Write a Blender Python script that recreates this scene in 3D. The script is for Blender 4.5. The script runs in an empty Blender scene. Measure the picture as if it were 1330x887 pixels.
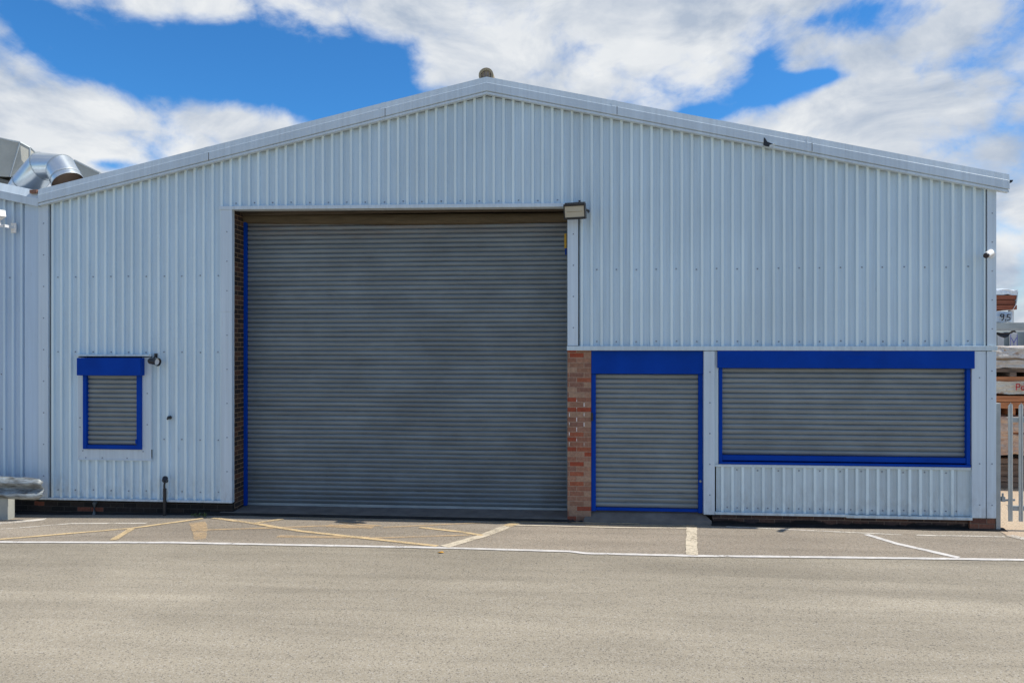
import bpy, bmesh, math, random
from mathutils import Vector, noise as mnoise

random.seed(7)
R = math.radians
scene = bpy.context.scene
col = scene.collection

# ------------------------------------------------------------------ helpers
class MB:
    """collects vertices and faces and links them as ONE mesh object"""
    def __init__(s):
        s.v, s.f, s.m = [], [], []

    def quad(s, pts, mi=0):
        n = len(s.v)
        s.v += [tuple(p) for p in pts]
        s.f.append(tuple(range(n, n + len(pts))))
        s.m.append(mi)

    def box(s, x0, x1, y0, y1, z0, z1, mi=0):
        n = len(s.v)
        s.v += [(x0, y0, z0), (x1, y0, z0), (x1, y1, z0), (x0, y1, z0),
                (x0, y0, z1), (x1, y0, z1), (x1, y1, z1), (x0, y1, z1)]
        for q in ((0, 3, 2, 1), (4, 5, 6, 7), (0, 1, 5, 4), (1, 2, 6, 5), (2, 3, 7, 6), (3, 0, 4, 7)):
            s.f.append(tuple(n + i for i in q))
            s.m.append(mi)

    def sweep(s, profile, stations, mi=0, caps=True, close=False):
        """profile: list of 2D points; stations: list of functions/points mapping -> 3D via callable"""
        n = len(s.v)
        k = len(profile)
        for st in stations:
            s.v += [tuple(st(p)) for p in profile]
        rng = k if close else k - 1
        for i in range(len(stations) - 1):
            for j in range(rng):
                a = n + i * k + j
                b = n + i * k + (j + 1) % k
                s.f.append((a, b, b + k, a + k))
                s.m.append(mi)
        if caps and close:
            s.f.append(tuple(n + j for j in range(k))[::-1])
            s.m.append(mi)
            e = n + (len(stations) - 1) * k
            s.f.append(tuple(e + j for j in range(k)))
            s.m.append(mi)

    def tube(s, path, r, seg=12, mi=0, caps=True):
        path = [Vector(p) for p in path]
        n = len(s.v)
        for i, p in enumerate(path):
            if i == 0: t = path[1] - p
            elif i == len(path) - 1: t = p - path[i - 1]
            else: t = (path[i + 1] - p).normalized() + (p - path[i - 1]).normalized()
            t.normalize()
            up = Vector((0, 0, 1)) if abs(t.z) < .9 else Vector((0, 1, 0))
            a = t.cross(up).normalized()
            b = a.cross(t).normalized()
            rr = r[i] if isinstance(r, (list, tuple)) else r
            for j in range(seg):
                w = 2 * math.pi * j / seg
                s.v.append(tuple(p + a * math.cos(w) * rr + b * math.sin(w) * rr))
        for i in range(len(path) - 1):
            for j in range(seg):
                q = n + i * seg
                s.f.append((q + j, q + (j + 1) % seg, q + seg + (j + 1) % seg, q + seg + j))
                s.m.append(mi)
        if caps:
            s.f.append(tuple(n + j for j in range(seg))[::-1]); s.m.append(mi)
            e = n + (len(path) - 1) * seg
            s.f.append(tuple(e + j for j in range(seg))); s.m.append(mi)

    def disc(s, c, r, y, seg=10, h=.006, mi=0):
        """a small button on a wall that faces -Y"""
        n = len(s.v)
        for yy, rr in ((y, r), (y - h, r * .75)):
            for j in range(seg):
                w = 2 * math.pi * j / seg
                s.v.append((c[0] + rr * math.cos(w), yy, c[1] + rr * math.sin(w)))
        for j in range(seg):
            s.f.append((n + j, n + (j + 1) % seg, n + seg + (j + 1) % seg, n + seg + j)); s.m.append(mi)
        s.f.append(tuple(n + seg + j for j in range(seg))); s.m.append(mi)

    def build(s, name, mats, parent=None, bevel=0, smooth=False, fix=True):
        me = bpy.data.meshes.new(name)
        me.from_pydata(s.v, [], s.f)
        if not isinstance(mats, (list, tuple)): mats = [mats]
        for m in mats: me.materials.append(m)
        for p, i in zip(me.polygons, s.m): p.material_index = i
        if fix:
            b = bmesh.new(); b.from_mesh(me)
            bmesh.ops.recalc_face_normals(b, faces=b.faces)
            b.to_mesh(me); b.free()
        if smooth:
            for p in me.polygons: p.use_smooth = True
        me.update()
        o = bpy.data.objects.new(name, me)
        col.objects.link(o)
        if parent: o.parent = parent
        if bevel:
            md = o.modifiers.new('bevel', 'BEVEL')
            md.width = bevel; md.segments = 2; md.limit_method = 'ANGLE'; md.angle_limit = R(40)
        return o


def tag(o, label=None, cat=None, group=None, kind=None):
    if label: o['label'] = label
    if cat: o['category'] = cat
    if group: o['group'] = group
    if kind: o['kind'] = kind
    return o


def empty(name, loc, label, cat, group=None):
    o = bpy.data.objects.new(name, None)
    col.objects.link(o)
    o.location = loc
    o.empty_display_size = .2
    tag(o, label, cat, group)
    bpy.context.view_layer.update()
    return o


def boxp(name, x0, x1, y0, y1, z0, z1, mat, parent, bevel=.003):
    b = MB(); b.box(x0, x1, y0, y1, z0, z1)
    return put(b.build(name, mat, parent, bevel), parent)


def put(o, parent):
    """the mesh is written in world metres: cancel the parent's place"""
    if parent:
        bpy.context.view_layer.update()
        o.matrix_parent_inverse = parent.matrix_world.inverted()
    return o

# ------------------------------------------------------------------ materials
class NT:
    def __init__(s, name):
        s.mat = bpy.data.materials.new(name)
        s.mat.use_nodes = True
        s.t = s.mat.node_tree
        s.bsdf = s.t.nodes['Principled BSDF']
        s.out = s.t.nodes['Material Output']

    def n(s, kind, **kw):
        nd = s.t.nodes.new(kind)
        for k, v in kw.items():
            if k.startswith('i_'):
                key = k[2:].replace('_', ' ')
                nd.inputs[key].default_value = v
            else:
                setattr(nd, k, v)
        return nd

    def l(s, a, b):
        s.t.links.new(a, b)

    def coord(s, scale=(1, 1, 1), kind='Object'):
        tc = s.n('ShaderNodeTexCoord')
        mp = s.n('ShaderNodeMapping')
        mp.inputs['Scale'].default_value = scale
        s.l(tc.outputs[kind], mp.inputs['Vector'])
        return mp.outputs['Vector']

    def noise(s, vec, scale=5, detail=4, rough=.55, dist=0):
        nd = s.n('ShaderNodeTexNoise')
        nd.inputs['Scale'].default_value = scale
        nd.inputs['Detail'].default_value = detail
        nd.inputs['Roughness'].default_value = rough
        nd.inputs['Distortion'].default_value = dist
        s.l(vec, nd.inputs['Vector'])
        return nd.outputs['Fac']

    def rng(s, val, a, b, c, d):
        nd = s.n('ShaderNodeMapRange')
        for k, v in zip(('From Min', 'From Max', 'To Min', 'To Max'), (a, b, c, d)):
            nd.inputs[k].default_value = v
        s.l(val, nd.inputs['Value'])
        return nd.outputs['Result']

    def math(s, op, a, b=None, clamp=False):
        nd = s.n('ShaderNodeMath', operation=op, use_clamp=clamp)
        for i, v in enumerate((a, b)):
            if v is None: continue
            if isinstance(v, (int, float)): nd.inputs[i].default_value = v
            else: s.l(v, nd.inputs[i])
        return nd.outputs[0]

    def mix(s, fac, a, b, mode='MIX'):
        nd = s.n('ShaderNodeMix', data_type='RGBA', blend_type=mode)
        for key, v in ((0, fac), (6, a), (7, b)):
            if isinstance(v, (int, float)): nd.inputs[key].default_value = v
            elif isinstance(v, tuple): nd.inputs[key].default_value = (*v, 1) if len(v) == 3 else v
            else: s.l(v, nd.inputs[key])
        return nd.outputs[2]

    def scale(s, c, f):
        """colour times a factor"""
        nd = s.n('ShaderNodeVectorMath', operation='SCALE')
        if isinstance(c, tuple): nd.inputs[0].default_value = c
        else: s.l(c, nd.inputs[0])
        if isinstance(f, (int, float)): nd.inputs['Scale'].default_value = f
        else: s.l(f, nd.inputs['Scale'])
        return nd.outputs[0]

    def bump(s, h, strength=.3, dist=.01):
        nd = s.n('ShaderNodeBump')
        nd.inputs['Strength'].default_value = strength
        nd.inputs['Distance'].default_value = dist
        s.l(h, nd.inputs['Height'])
        s.l(nd.outputs['Normal'], s.bsdf.inputs['Normal'])

    def done(s, colr=None, rough=.5, metal=0, spec=.5):
        if colr is not None:
            if isinstance(colr, tuple): s.bsdf.inputs['Base Color'].default_value = (*colr, 1)
            else: s.l(colr, s.bsdf.inputs['Base Color'])
        if isinstance(rough, (int, float)): s.bsdf.inputs['Roughness'].default_value = rough
        else: s.l(rough, s.bsdf.inputs['Roughness'])
        s.bsdf.inputs['Metallic'].default_value = metal
        s.bsdf.inputs['Specular IOR Level'].default_value = spec
        return s.mat

    def sep(s, vec):
        nd = s.n('ShaderNodeSeparateXYZ')
        s.l(vec, nd.inputs[0])
        return nd.outputs

    def comb(s, x, y, z):
        nd = s.n('ShaderNodeCombineXYZ')
        for i, v in enumerate((x, y, z)):
            if isinstance(v, (int, float)): nd.inputs[i].default_value = v
            else: s.l(v, nd.inputs[i])
        return nd.outputs[0]


def plain(name, c, rough=.5, metal=0, var=.12, scale=6, spec=.5, stretch=(1, 1, 1), bump=0):
    t = NT(name)
    v = t.coord(stretch)
    f = t.noise(v, scale, 5, .6)
    cc = t.scale(c, t.rng(f, .25, .75, 1 - var, 1 + var))
    if bump: t.bump(t.noise(v, scale * 6, 3), bump, .004)
    return t.done(cc, rough, metal, spec)


def cladding_mat(name, base, sheet=.9, dirt=True):
    t = NT(name)
    v = t.coord()
    xyz = t.sep(v)
    wn = t.n('ShaderNodeTexWhiteNoise', noise_dimensions='1D')
    t.l(t.math('FLOOR', t.math('DIVIDE', xyz[0], sheet)), wn.inputs['W'])
    f1 = t.rng(wn.outputs['Value'], 0, 1, .965, 1.03)
    st = t.noise(t.coord((11, 1, .28)), 1.6, 5, .6)          # rain streaks
    f2 = t.rng(st, .3, .7, .90, 1.06)
    cl = t.noise(t.coord((1, 1, 1)), .7, 3, .5)
    f3 = t.rng(cl, .3, .7, .96, 1.04)
    c = t.scale(base, t.math('MULTIPLY', t.math('MULTIPLY', f1, f2), f3))
    if dirt:
        sp = t.noise(t.coord((5, 1, 2.2)), 2.3, 6, .65)
        low = t.rng(xyz[2], .15, .75, .42, 0.0)
        m = t.math('MULTIPLY', t.rng(sp, .42, .72, 0, 1), low, True)
        c = t.mix(m, c, (.20, .185, .15))
        sm = t.rng(t.noise(t.coord((30, 1, 2)), 1.2, 5, .7), .62, .8, 0, .45)
        c = t.mix(sm, c, (.26, .27, .27))
    t.bump(t.noise(t.coord((1, 1, .6)), 2.2, 2), .12, .02)
    return t.done(c, .42, 0, .45)


def shutter_mat(name, base, rust=False, top=4.72):
    t = NT(name)
    v = t.coord()
    xyz = t.sep(v)
    st = t.noise(t.coord((.5, 1, 16)), 1.5, 6, .62)          # laths differ
    f = t.rng(st, .3, .7, .76, 1.2)
    sm = t.noise(t.coord((1.1, 1, 1.4)), 1.3, 5, .6)
    f = t.math('MULTIPLY', f, t.rng(sm, .3, .7, .85, 1.13))
    c = t.scale(base, f)
    gr = t.noise(t.coord((2.2, 1, 20)), 1.1, 6, .7)
    c = t.mix(t.rng(gr,   .58, .76, 0, .38), c, (.045, .043, .042))
    if rust:
        m = t.math('MULTIPLY', t.rng(xyz[2], top - .40, top, 0, .9), t.rng(t.noise(t.coord((1.2, 1, 9)), 2, 5, .65), .38, .66, 0, 1), True)
        c = t.mix(m, c, (.19, .135, .105))
        m2 = t.math('MULTIPLY', t.rng(xyz[2], .05, .55, .5, 0), t.rng(t.noise(t.coord((3, 1, 3)), 1.2, 5, .65), .35, .7, 0, 1), True)
        c = t.mix(m2, c, (.15, .14, .125))
    return t.done(c, t.rng(st, .3, .7, .4, .6), .25, .5)


def brick_mat(name, ramp, mortar, bump=.6, white=False, tar=0, shift=(0, 0)):
    t = NT(name)
    xyz = t.sep(t.coord())
    h = t.math('ADD', t.math('SUBTRACT', xyz[0], xyz[1]), shift[0])
    vec = t.comb(h, t.math('ADD', xyz[2], shift[1]), 0)
    br = t.n('ShaderNodeTexBrick')
    br.offset = .5; br.squash = 1
    for k, v in (('Scale', 1), ('Mortar Size', .0055), ('Mortar Smooth', .15), ('Bias', 0), ('Brick Width', .225), ('Row Height', .0755)):
        br.inputs[k].default_value = v
    br.inputs['Color1'].default_value = (0, 0, 0, 1)
    br.inputs['Color2'].default_value = (1, 1, 1, 1)
    br.inputs['Mortar'].default_value = (.5, .5, .5, 1)
    t.l(vec, br.inputs['Vector'])
    cr = t.n('ShaderNodeValToRGB')
    cr.color_ramp.interpolation = 'CONSTANT'
    e = cr.color_ramp.elements
    for i, c in enumerate(ramp):
        el = e[i] if i < 2 else e.new(i / len(ramp))
        el.position = i / len(ramp)
        el.color = (*c, 1)
    t.l(br.outputs['Color'], cr.inputs['Fac'])
    nz = t.noise(t.coord((1, 1, 1)), 26, 6, .7)
    nl = t.noise(t.coord((1, 1, 1)), 4, 4, .6)
    c = t.scale(cr.outputs['Color'], t.math('MULTIPLY', t.rng(nz, .3, .7, .72, 1.25), t.rng(nl, .3, .7, .85, 1.12)))
    mo = t.scale(mortar, t.rng(nz, .3, .7, .75, 1.2))
    c = t.mix(br.outputs['Fac'], c, mo)
    if white:
        band = t.math('MULTIPLY', t.rng(xyz[2], 1.12, 1.22, 0, 1), t.rng(xyz[2], 1.8, 1.92, 1, 0))
        vert = t.math('MULTIPLY', t.rng(t.noise(t.coord((9, 1, 5)), 1.0, 2), .47, .50, 0, 1), band)
        # lime only in the upright joints: fold the row out of the lookup
        zz = t.math('DIVIDE', t.math('ADD', xyz[2], shift[1]), .0755)
        fz = t.math('SUBTRACT', zz, t.math('FLOOR', zz))
        inner = t.math('MULTIPLY', t.math('GREATER_THAN', fz, .11), t.math('LESS_THAN', fz, .89))
        m = t.math('MULTIPLY', t.math('MULTIPLY', vert, inner), br.outputs['Fac'], True)
        c = t.mix(m, c, (.85, .83, .8))
        dk = t.math('MULTIPLY', t.rng(xyz[2], .0, .35, .6, 0), t.rng(nl, .35, .6, 0, 1), True)
        c = t.mix(dk, c, (.10, .075, .06))
    if tar:
        edge = t.math('ADD', xyz[2], t.math('MULTIPLY', t.math('SUBTRACT', t.noise(t.coord((1.4, 1, 2)), 1.7, 4, .6), .5), .22))
        m3 = t.rng(edge, tar - .012, tar + .012, 1, 0)
        c = t.mix(m3, c, (.016, .015, .015))
    t.bump(t.math('ADD', t.math('MULTIPLY', br.outputs['Fac'], -1), t.math('MULTIPLY', nz, .35)), bump, .006)
    return t.done(c, .88, 0, .2)


def asphalt_mat(name, base, light=.0, streak=True):
    t = NT(name)
    v = t.coord()
    fine = t.noise(v, 120, 3, .75)
    mid = t.noise(v, 38, 4, .7)
    vo = t.n('ShaderNodeTexVoronoi', feature='F1')
    vo.inputs['Scale'].default_value = 85
    t.l(v, vo.inputs['Vector'])
    c = t.scale(base, t.math('MULTIPLY', t.rng(fine, .3, .7, .70, 1.28), t.rng(mid, .3, .7, .88, 1.12)))
    # exposed stones, pale and dark
    wn = t.n('ShaderNodeTexWhiteNoise', noise_dimensions='3D')
    t.l(vo.outputs['Position'], wn.inputs['Vector'])
    c = t.mix(t.rng(wn.outputs['Value'], .80, .97, 0, .55), c, (.42, .39, .34))
    c = t.mix(t.rng(wn.outputs['Value'], .05, .13, .62, 0), c, (.085, .078, .07))
    if streak:
        s1 = t.noise(t.coord((.10, 1.25, 1)), 1.7, 6, .62, .4)      # tyre paths run along the wall
        s2 = t.noise(t.coord((.35, .8, 1)), .9, 5, .6, .6)
        c = t.scale(c, t.math('MULTIPLY', t.rng(s1, .34, .66, .86, 1.12), t.rng(s2, .3, .7, .9, 1.1)))
    if streak:
        yy = t.sep(v)[1]
        lane = t.math('MULTIPLY', t.rng(yy, -3.4, -2.5, 0, 1), t.rng(t.noise(t.coord((.3, 1, 1)), 1.1, 4, .6), .3, .65, .35, 1))
        c = t.mix(lane, c, t.scale(c, .86))
    pa = t.noise(t.coord((.5, 1, 1)), .55, 4, .6)
    c = t.mix(t.rng(pa, .40, .66, 0, .5), c, t.scale(c, 1.16))
    c = t.mix(t.rng(t.noise(v, 2.6, 6, .68, .3), .60, .78, 0, .4), c, t.scale(c, .72))
    t.bump(t.math('ADD', t.math('MULTIPLY', fine, .7), t.math('MULTIPLY', vo.outputs['Distance'], .8)), .35, .006)
    return t.done(c, .93, 0, .15)


def marking_mat(name, c, wear, soft=.045, top=1.0):
    """worn road paint: holes where it has flaked"""
    t = NT(name)
    v = t.coord()
    w1 = t.noise(v, 40, 5, .75)
    w2 = t.noise(v, 3.2, 4, .6)
    m = t.math('ADD', t.math('MULTIPLY', w1, .55), t.math('MULTIPLY', w2, .45))
    fac = t.rng(m, wear - soft, wear + soft, 0, top)
    cc = t.scale(c, t.rng(t.noise(v, 9, 5, .6), .3, .7, .8, 1.12))
    t.done(cc, .8, 0, .25)
    tr = t.n('ShaderNodeBsdfTransparent')
    mx = t.n('ShaderNodeMixShader')
    t.l(fac, mx.inputs[0]); t.l(tr.outputs[0], mx.inputs[1]); t.l(t.bsdf.outputs[0], mx.inputs[2])
    t.l(mx.outputs[0], t.out.inputs['Surface'])
    return t.mat


def wood_mat(name, ca, cb, scale=1):
    t = NT(name)
    g = t.noise(t.coord((1.2, 6, 16)), 2.2 * scale, 6, .65)
    c = t.mix(t.rng(g, .3, .7, 0, 1), ca, cb)
    wn = t.noise(t.coord((.6, 3, 8)), 3, 2)
    c = t.scale(c, t.rng(wn, .3, .7, .75, 1.22))
    t.bump(g, .3, .01)
    return t.done(c, .8, 0, .25)


def wrap_mat(name, ca, cb, rough=.5):
    t = NT(name)
    v = t.coord((1, 1, 1.6))
    g = t.noise(v, 4.5, 7, .7, 1.2)
    vo = t.n('ShaderNodeTexVoronoi', feature='DISTANCE_TO_EDGE')
    vo.inputs['Scale'].default_value = 5
    t.l(v, vo.inputs['Vector'])
    c = t.mix(t.rng(g, .38, .62, 0, 1), ca, cb)
    c = t.mix(t.rng(t.noise(t.coord((1.5, 1, 3)), 3, 4, .6), .6, .68, 0, .7), c, (.30, .16, .09))
    t.bump(t.math('ADD', g, t.math('MULTIPLY', vo.outputs['Distance'], .8)), .9, .05)
    return t.done(c, rough, 0, .4)


PAINT = (.585, .715, .79)
M = {}
M['clad'] = cladding_mat('goosewing_cladding', PAINT)
M['clad_far'] = cladding_mat('aged_cladding', (.50, .62, .735))
M['crest'] = cladding_mat('lit_tone_rib_crests', (.71, .825, .84))  # lighter copy of the cladding paint; light caught by the ribs painted in
M['trim'] = cladding_mat('flashing_paint', (.60, .69, .75), sheet=2.9)
M['trim_low'] = cladding_mat('lower_panel_paint', (.58, .675, .71), sheet=1.2)
M['screw'] = plain('screw_grey', (.27, .31, .36), .5, .3)
M['blue'] = plain('royal_blue_paint', (.0006, .047, .335), .52, 0, .14, 2.5, .10)
M['shut_big'] = shutter_mat('steel_shutter', (.188, .222, .240), True)
M['shut'] = shutter_mat('galvanised_shutter', (.225, .255, .265))
M['brick_dark'] = brick_mat('dark_brick', [(.04, .028, .024), (.075, .045, .033), (.05, .035, .03), (.11, .055, .035), (.035, .026, .024)], (.30, .20, .12))
M['brick_red'] = brick_mat('red_brick', [(.29, .155, .10), (.35, .185, .12), (.38, .24, .16), (.31, .165, .11), (.32, .075, .04), (.30, .14, .09), (.36, .21, .14), (.26, .135, .095), (.34, .11, .06)], (.36, .25, .175), .5, True, 0, (.02, .01))
M['brick_tar'] = brick_mat('tarred_brick', [(.018, .016, .015), (.026, .021, .019), (.02, .017, .016), (.034, .026, .022), (.016, .015, .014), (.022, .018, .017), (.03, .024, .021), (.02, .018, .017), (.028, .022, .02), (.018, .016, .015), (.024, .02, .018), (.17, .06, .038)], (.05, .045, .038), .5, False, 0, (3.37, .02))
M['brick_base'] = brick_mat('sooty_brick', [(.085, .052, .042), (.065, .043, .038), (.10, .058, .045), (.055, .04, .038)], (.17, .125, .095), .5, False, .035)
M['asphalt'] = asphalt_mat('worn_asphalt', (.308, .268, .203))
M['bay'] = asphalt_mat('parking_asphalt', (.305, .256, .196), 0, True)
M['yard'] = asphalt_mat('sandy_yard', (.46, .35, .245), 0, False)
M['white'] = marking_mat('white_road_paint', (.62, .585, .54), .39, .05)
M['cream'] = marking_mat('cream_road_paint', (.64, .55, .41), .41, .09, .95)
M['white_worn'] = marking_mat('worn_white_paint', (.66, .60, .51), .46, .07, .9)
M['yellow'] = marking_mat('yellow_road_paint', (.66, .49, .27), .44, .09, .92)
M['yellow_worn'] = marking_mat('faded_yellow_paint', (.64, .45, .25), .47, .14, .72)
M['concrete'] = plain('apron_concrete', (.17, .15, .13), .9, 0, .28, 4, .2, (1, 1, 1), .3)
M['tar'] = plain('black_tar', (.022, .021, .02), .8, 0, .5, 7, .3, (1, 1, 1), .4)
M['hessian'] = plain('dusty_brown_cover', (.105, .082, .052), .9, 0, .35, 3, .2, (.6, 1, 6), .4)
M['soffit'] = plain('stained_soffit', (.095, .078, .06), .85, 0, .4, 3, .2, (.5, 1, 5))
M['galv'] = plain('galvanised_steel', (.50, .53, .53), .38, .55, .14, 5)
M['galv_dull'] = plain('weathered_galvanised', (.36, .385, .38), .55, .3, .22, 3, .5, (1, 1, 1.6))
M['duct'] = plain('spiral_duct_zinc', (.66, .70, .70), .28, .85, .1, 4)
M['duct_in'] = plain('rusty_duct_inside', (.13, .085, .055), .8, 0, .3)
M['canvas'] = plain('grey_tan_canvas', (.43, .41, .345), .85, 0, .14, 3, .2, (1, 1, 1), .3)
M['black'] = plain('black_plastic', (.015, .015, .017), .4)
M['white_plastic'] = plain('white_plastic', (.78, .77, .74), .4, 0, .06)
M['lens'] = plain('dark_lens', (.02, .018, .03), .12)
M['lamp_glass'] = plain('floodlight_glass', (.46, .42, .32), .25, 0, .08)
M['sticker'] = plain('yellow_sticker', (.62, .36, .02), .5)
M['roof'] = plain('roof_sheet', (.36, .39, .43), .5, .1)
M['vent'] = plain('tan_vent', (.30, .24, .15), .8, 0, .3)
M['vent_in'] = plain('vent_mesh', (.30, .25, .23), .8, 0, .4, 30)
M['wood_a'] = wood_mat('weathered_boards', (.10, .07, .055), (.25, .175, .13))
M['wood_b'] = wood_mat('orange_timber', (.36, .125, .05), (.52, .22, .10))
M['wood_c'] = wood_mat('red_brown_timber', (.21, .062, .034), (.34, .12, .07))
M['wood_d'] = wood_mat('pale_timber', (.42, .26, .15), (.55, .38, .25))
M['wrap_a'] = wrap_mat('torn_brown_wrap', (.50, .30, .20), (.62, .47, .36), .6)
M['wrap_b'] = wrap_mat('cream_wrap', (.56, .50, .40), (.68, .63, .54), .5)
M['wrap_c'] = wrap_mat('grey_paper_wrap', (.50, .43, .36), (.62, .58, .55), .5)
M['wrap_d'] = plain('blue_grey_film', (.42, .50, .60), .25, 0, .2, 4, .5, (1, 1, 1), .5)
M['film'] = plain('crumpled_clear_film', (.74, .78, .82), .2, 0, .2, 7, .5, (1, 1, 1), .8)
M['red_ink'] = plain('red_print', (.62, .05, .05), .6)
M['black_ink'] = plain('black_marker', (.03, .03, .035), .6)
M['blue_ink'] = plain('violet_blue_band', (.16, .17, .62), .5)
M['far_steel'] = plain('grey_green_panel', (.30, .36, .37), .5)
M['weed'] = plain('weed_leaf', (.07, .11, .03), .7, 0, .3)
M['leaf'] = plain('dry_leaf', (.55, .28, .04), .7)

# ------------------------------------------------------------------ shared measures (metres)
RIB0, PITCH = 1.221, .15
APEX = (-.379, 6.515)                     # underside of the verge at the ridge
VL, VR = (-7.70, 4.955), (7.10, 4.925)    # ... at both eaves


def verge(x):
    if x <= APEX[0]:
        return VL[1] + (x - VL[0]) * (APEX[1] - VL[1]) / (APEX[0] - VL[0])
    return APEX[1] + (x - APEX[0]) * (VR[1] - APEX[1]) / (VR[0] - APEX[0])


def ground(x):
    if x < -8: return -.08
    if x < -4.5: return -.08 + (x + 8) * .06 / 3.5
    return -.02


def head(x):                              # soffit of the big opening, slightly out of level
    return 4.822 - (x + 4.63) * .0075


def rib_breaks(x0, x1, phase=RIB0, pitch=PITCH):
    """(x, depth) points of the trapezoid ribs between x0 and x1; crest at y=-.036, pan at 0"""
    pts = []
    k0 = math.floor((x0 - phase) / pitch) - 1
    k1 = math.ceil((x1 - phase) / pitch) + 1
    for k in range(k0, k1):
        c = phase + k * pitch
        pts += [(c - .029, 0), (c - .0195, -.034), (c - .0155, -.036), (c + .0155, -.036), (c + .0195, -.034), (c + .029, 0),
                (c + .055, .004), (c + .075, .006), (c + .095, .004)]
    out = []
    for a, b in zip(pts, pts[1:]):
        if a[0] <= x0 < b[0] or a[0] < x1 <= b[0]:
            for x in ((x0,) if a[0] <= x0 < b[0] else ()) + ((x1,) if a[0] < x1 <= b[0] else ()):
                f = (x - a[0]) / (b[0] - a[0])
                out.append((x, a[1] + f * (b[1] - a[1])))
        if x0 < b[0] < x1: out.append(b)
    return sorted(set(out))


def corrugate(b, x0, x1, zb, zt, y=0, phase=RIB0, cuts=(), mi=0):
    """vertical ribbed sheet; zb/zt numbers or functions of x; cuts: (x0,x1,z0,z1) openings"""
    fb = zb if callable(zb) else (lambda x: zb)
    ft = zt if callable(zt) else (lambda x: zt)
    xs = [x0, x1] + [v for c in cuts for v in c[:2]]
    xs = sorted(set(v for v in xs if x0 <= v <= x1))
    for xa, xb in zip(xs, xs[1:]):
        mid = (xa + xb) / 2
        spans = [(fb, ft)]
        for c in cuts:
            if c[0] <= mid <= c[1]:
                spans = [(fb, lambda x, c=c: c[2]), (lambda x, c=c: c[3], ft)]
        pts = rib_breaks(xa, xb, phase)
        for lo, hi in spans:
            n = len(b.v)
            for px, py in pts:
                b.v.append((px, y + py, lo(px))); b.v.append((px, y + py, hi(px)))
            for i in range(len(pts) - 1):
                a = n + 2 * i
                crest = pts[i][1] < -.03 and pts[i + 1][1] < -.03  # crest faces get the lighter slot, light contrast put into the colour
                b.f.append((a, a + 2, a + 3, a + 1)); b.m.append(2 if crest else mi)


def screws(b, x0, x1, z, y=0, step=2, mi=1, phase=RIB0):
    k0 = math.ceil((x0 - phase) / PITCH)
    k1 = math.floor((x1 - phase) / PITCH)
    for k in range(k0, k1 + 1):
        if k % step: continue
        x = phase + (k + .5) * PITCH + random.uniform(-.006, .006)
        if x < x0 + .03 or x > x1 - .03: continue
        b.disc((x, (z(x) if callable(z) else z) + random.uniform(-.006, .006)), .012, y + .003, 8, .009, mi)


def lath_curtain(x0, x1, z0, z1, y, pitch=.0752, bulge=.017, wob=.0, seg=1):
    """roller shutter curtain of convex laths with a hooked slot between them"""
    b = MB()
    prof = []
    n = int(round((z1 - z0) / pitch))
    p = (z1 - z0) / n
    for i in range(n):
        zz = z0 + i * p
        for t, d in ((0, .013), (.07, .013), (.09, .004), (.16, -.30), (.32, -.66), (.52, -.92), (.66, -1.0), (.78, -.85), (.88, -.5), (.95, -.05), (.965, .010), (.995, .013)):
            dy = d * bulge if d < 0 else d
            prof.append((zz + t * p, dy))
    prof.append((z1, .01))
    xs = [x0 + (x1 - x0) * i / seg for i in range(seg + 1)]
    n0 = len(b.v)
    k = len(prof)
    for x in xs:
        for z, d in prof:
            w = wob * mnoise.noise(Vector((x * .55, z * .8, 3.1))) if wob else 0
            b.v.append((x, y + d + w, z + (w * .25)))
    for i in range(len(xs) - 1):
        for j in range(k - 1):
            a = n0 + i * k + j
            b.f.append((a, a + k, a + k + 1, a + 1)); b.m.append(0)
    return b

# ================================================================== GROUND
gx = [-400, -8, -4.5, 400]
b = MB()
for xa, xb in zip(gx, gx[1:]):
    b.quad([(xa, -400, ground(xa) - .004), (xb, -400, ground(xb) - .004), (xb, 600, ground(xb) - .004), (xa, 600, ground(xa) - .004)])
tag(b.build('ground', M['asphalt']), 'worn pale grey asphalt in front of the warehouse', 'ground', None, 'structure')

line_pts = [(-30, -1.95), (-8.2, -1.80), (-6.988, -1.775), (-5.867, -1.763), (-3.677, -1.733), (-.931, -1.687), (.911, -1.715), (1.111, -1.79),
            (2.483, -1.785), (4.518, -1.686), (6.6, -1.606), (9.5, -1.5), (30, -.9)]


def line_y(x):
    for (a, ya), (c, yc) in zip(line_pts, line_pts[1:]):
        if a <= x <= c: return ya + (yc - ya) * (x - a) / (c - a)
    return line_pts[-1][1]


b = MB()
xs = sorted(set([p[0] for p in line_pts] + [-8, -4.5, 7.1]))
for xa, xb in zip(xs, xs[1:]):
    b.quad([(xa, line_y(xa), ground(xa)), (xb, line_y(xb), ground(xb)), (xb, .06, ground(xb)), (xa, .06, ground(xa))])
tag(b.build('parking_bays', M['bay']), 'darker asphalt parking strip along the warehouse wall', 'pavement', None, 'structure')

b = MB()
b.quad([(7.0, .062, -.0165), (60, .062, -.0165), (60, 60, -.0165), (7.0, 60, -.0165)])
b.quad([(7.06, -.42, -.0155), (30, -.30, -.0155), (30, .058, -.0155), (7.10, .058, -.0155)])
tag(b.build('yard', M['yard']), 'sandy sunlit storage yard behind the palisade fence', 'yard', None, 'structure')


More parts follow.
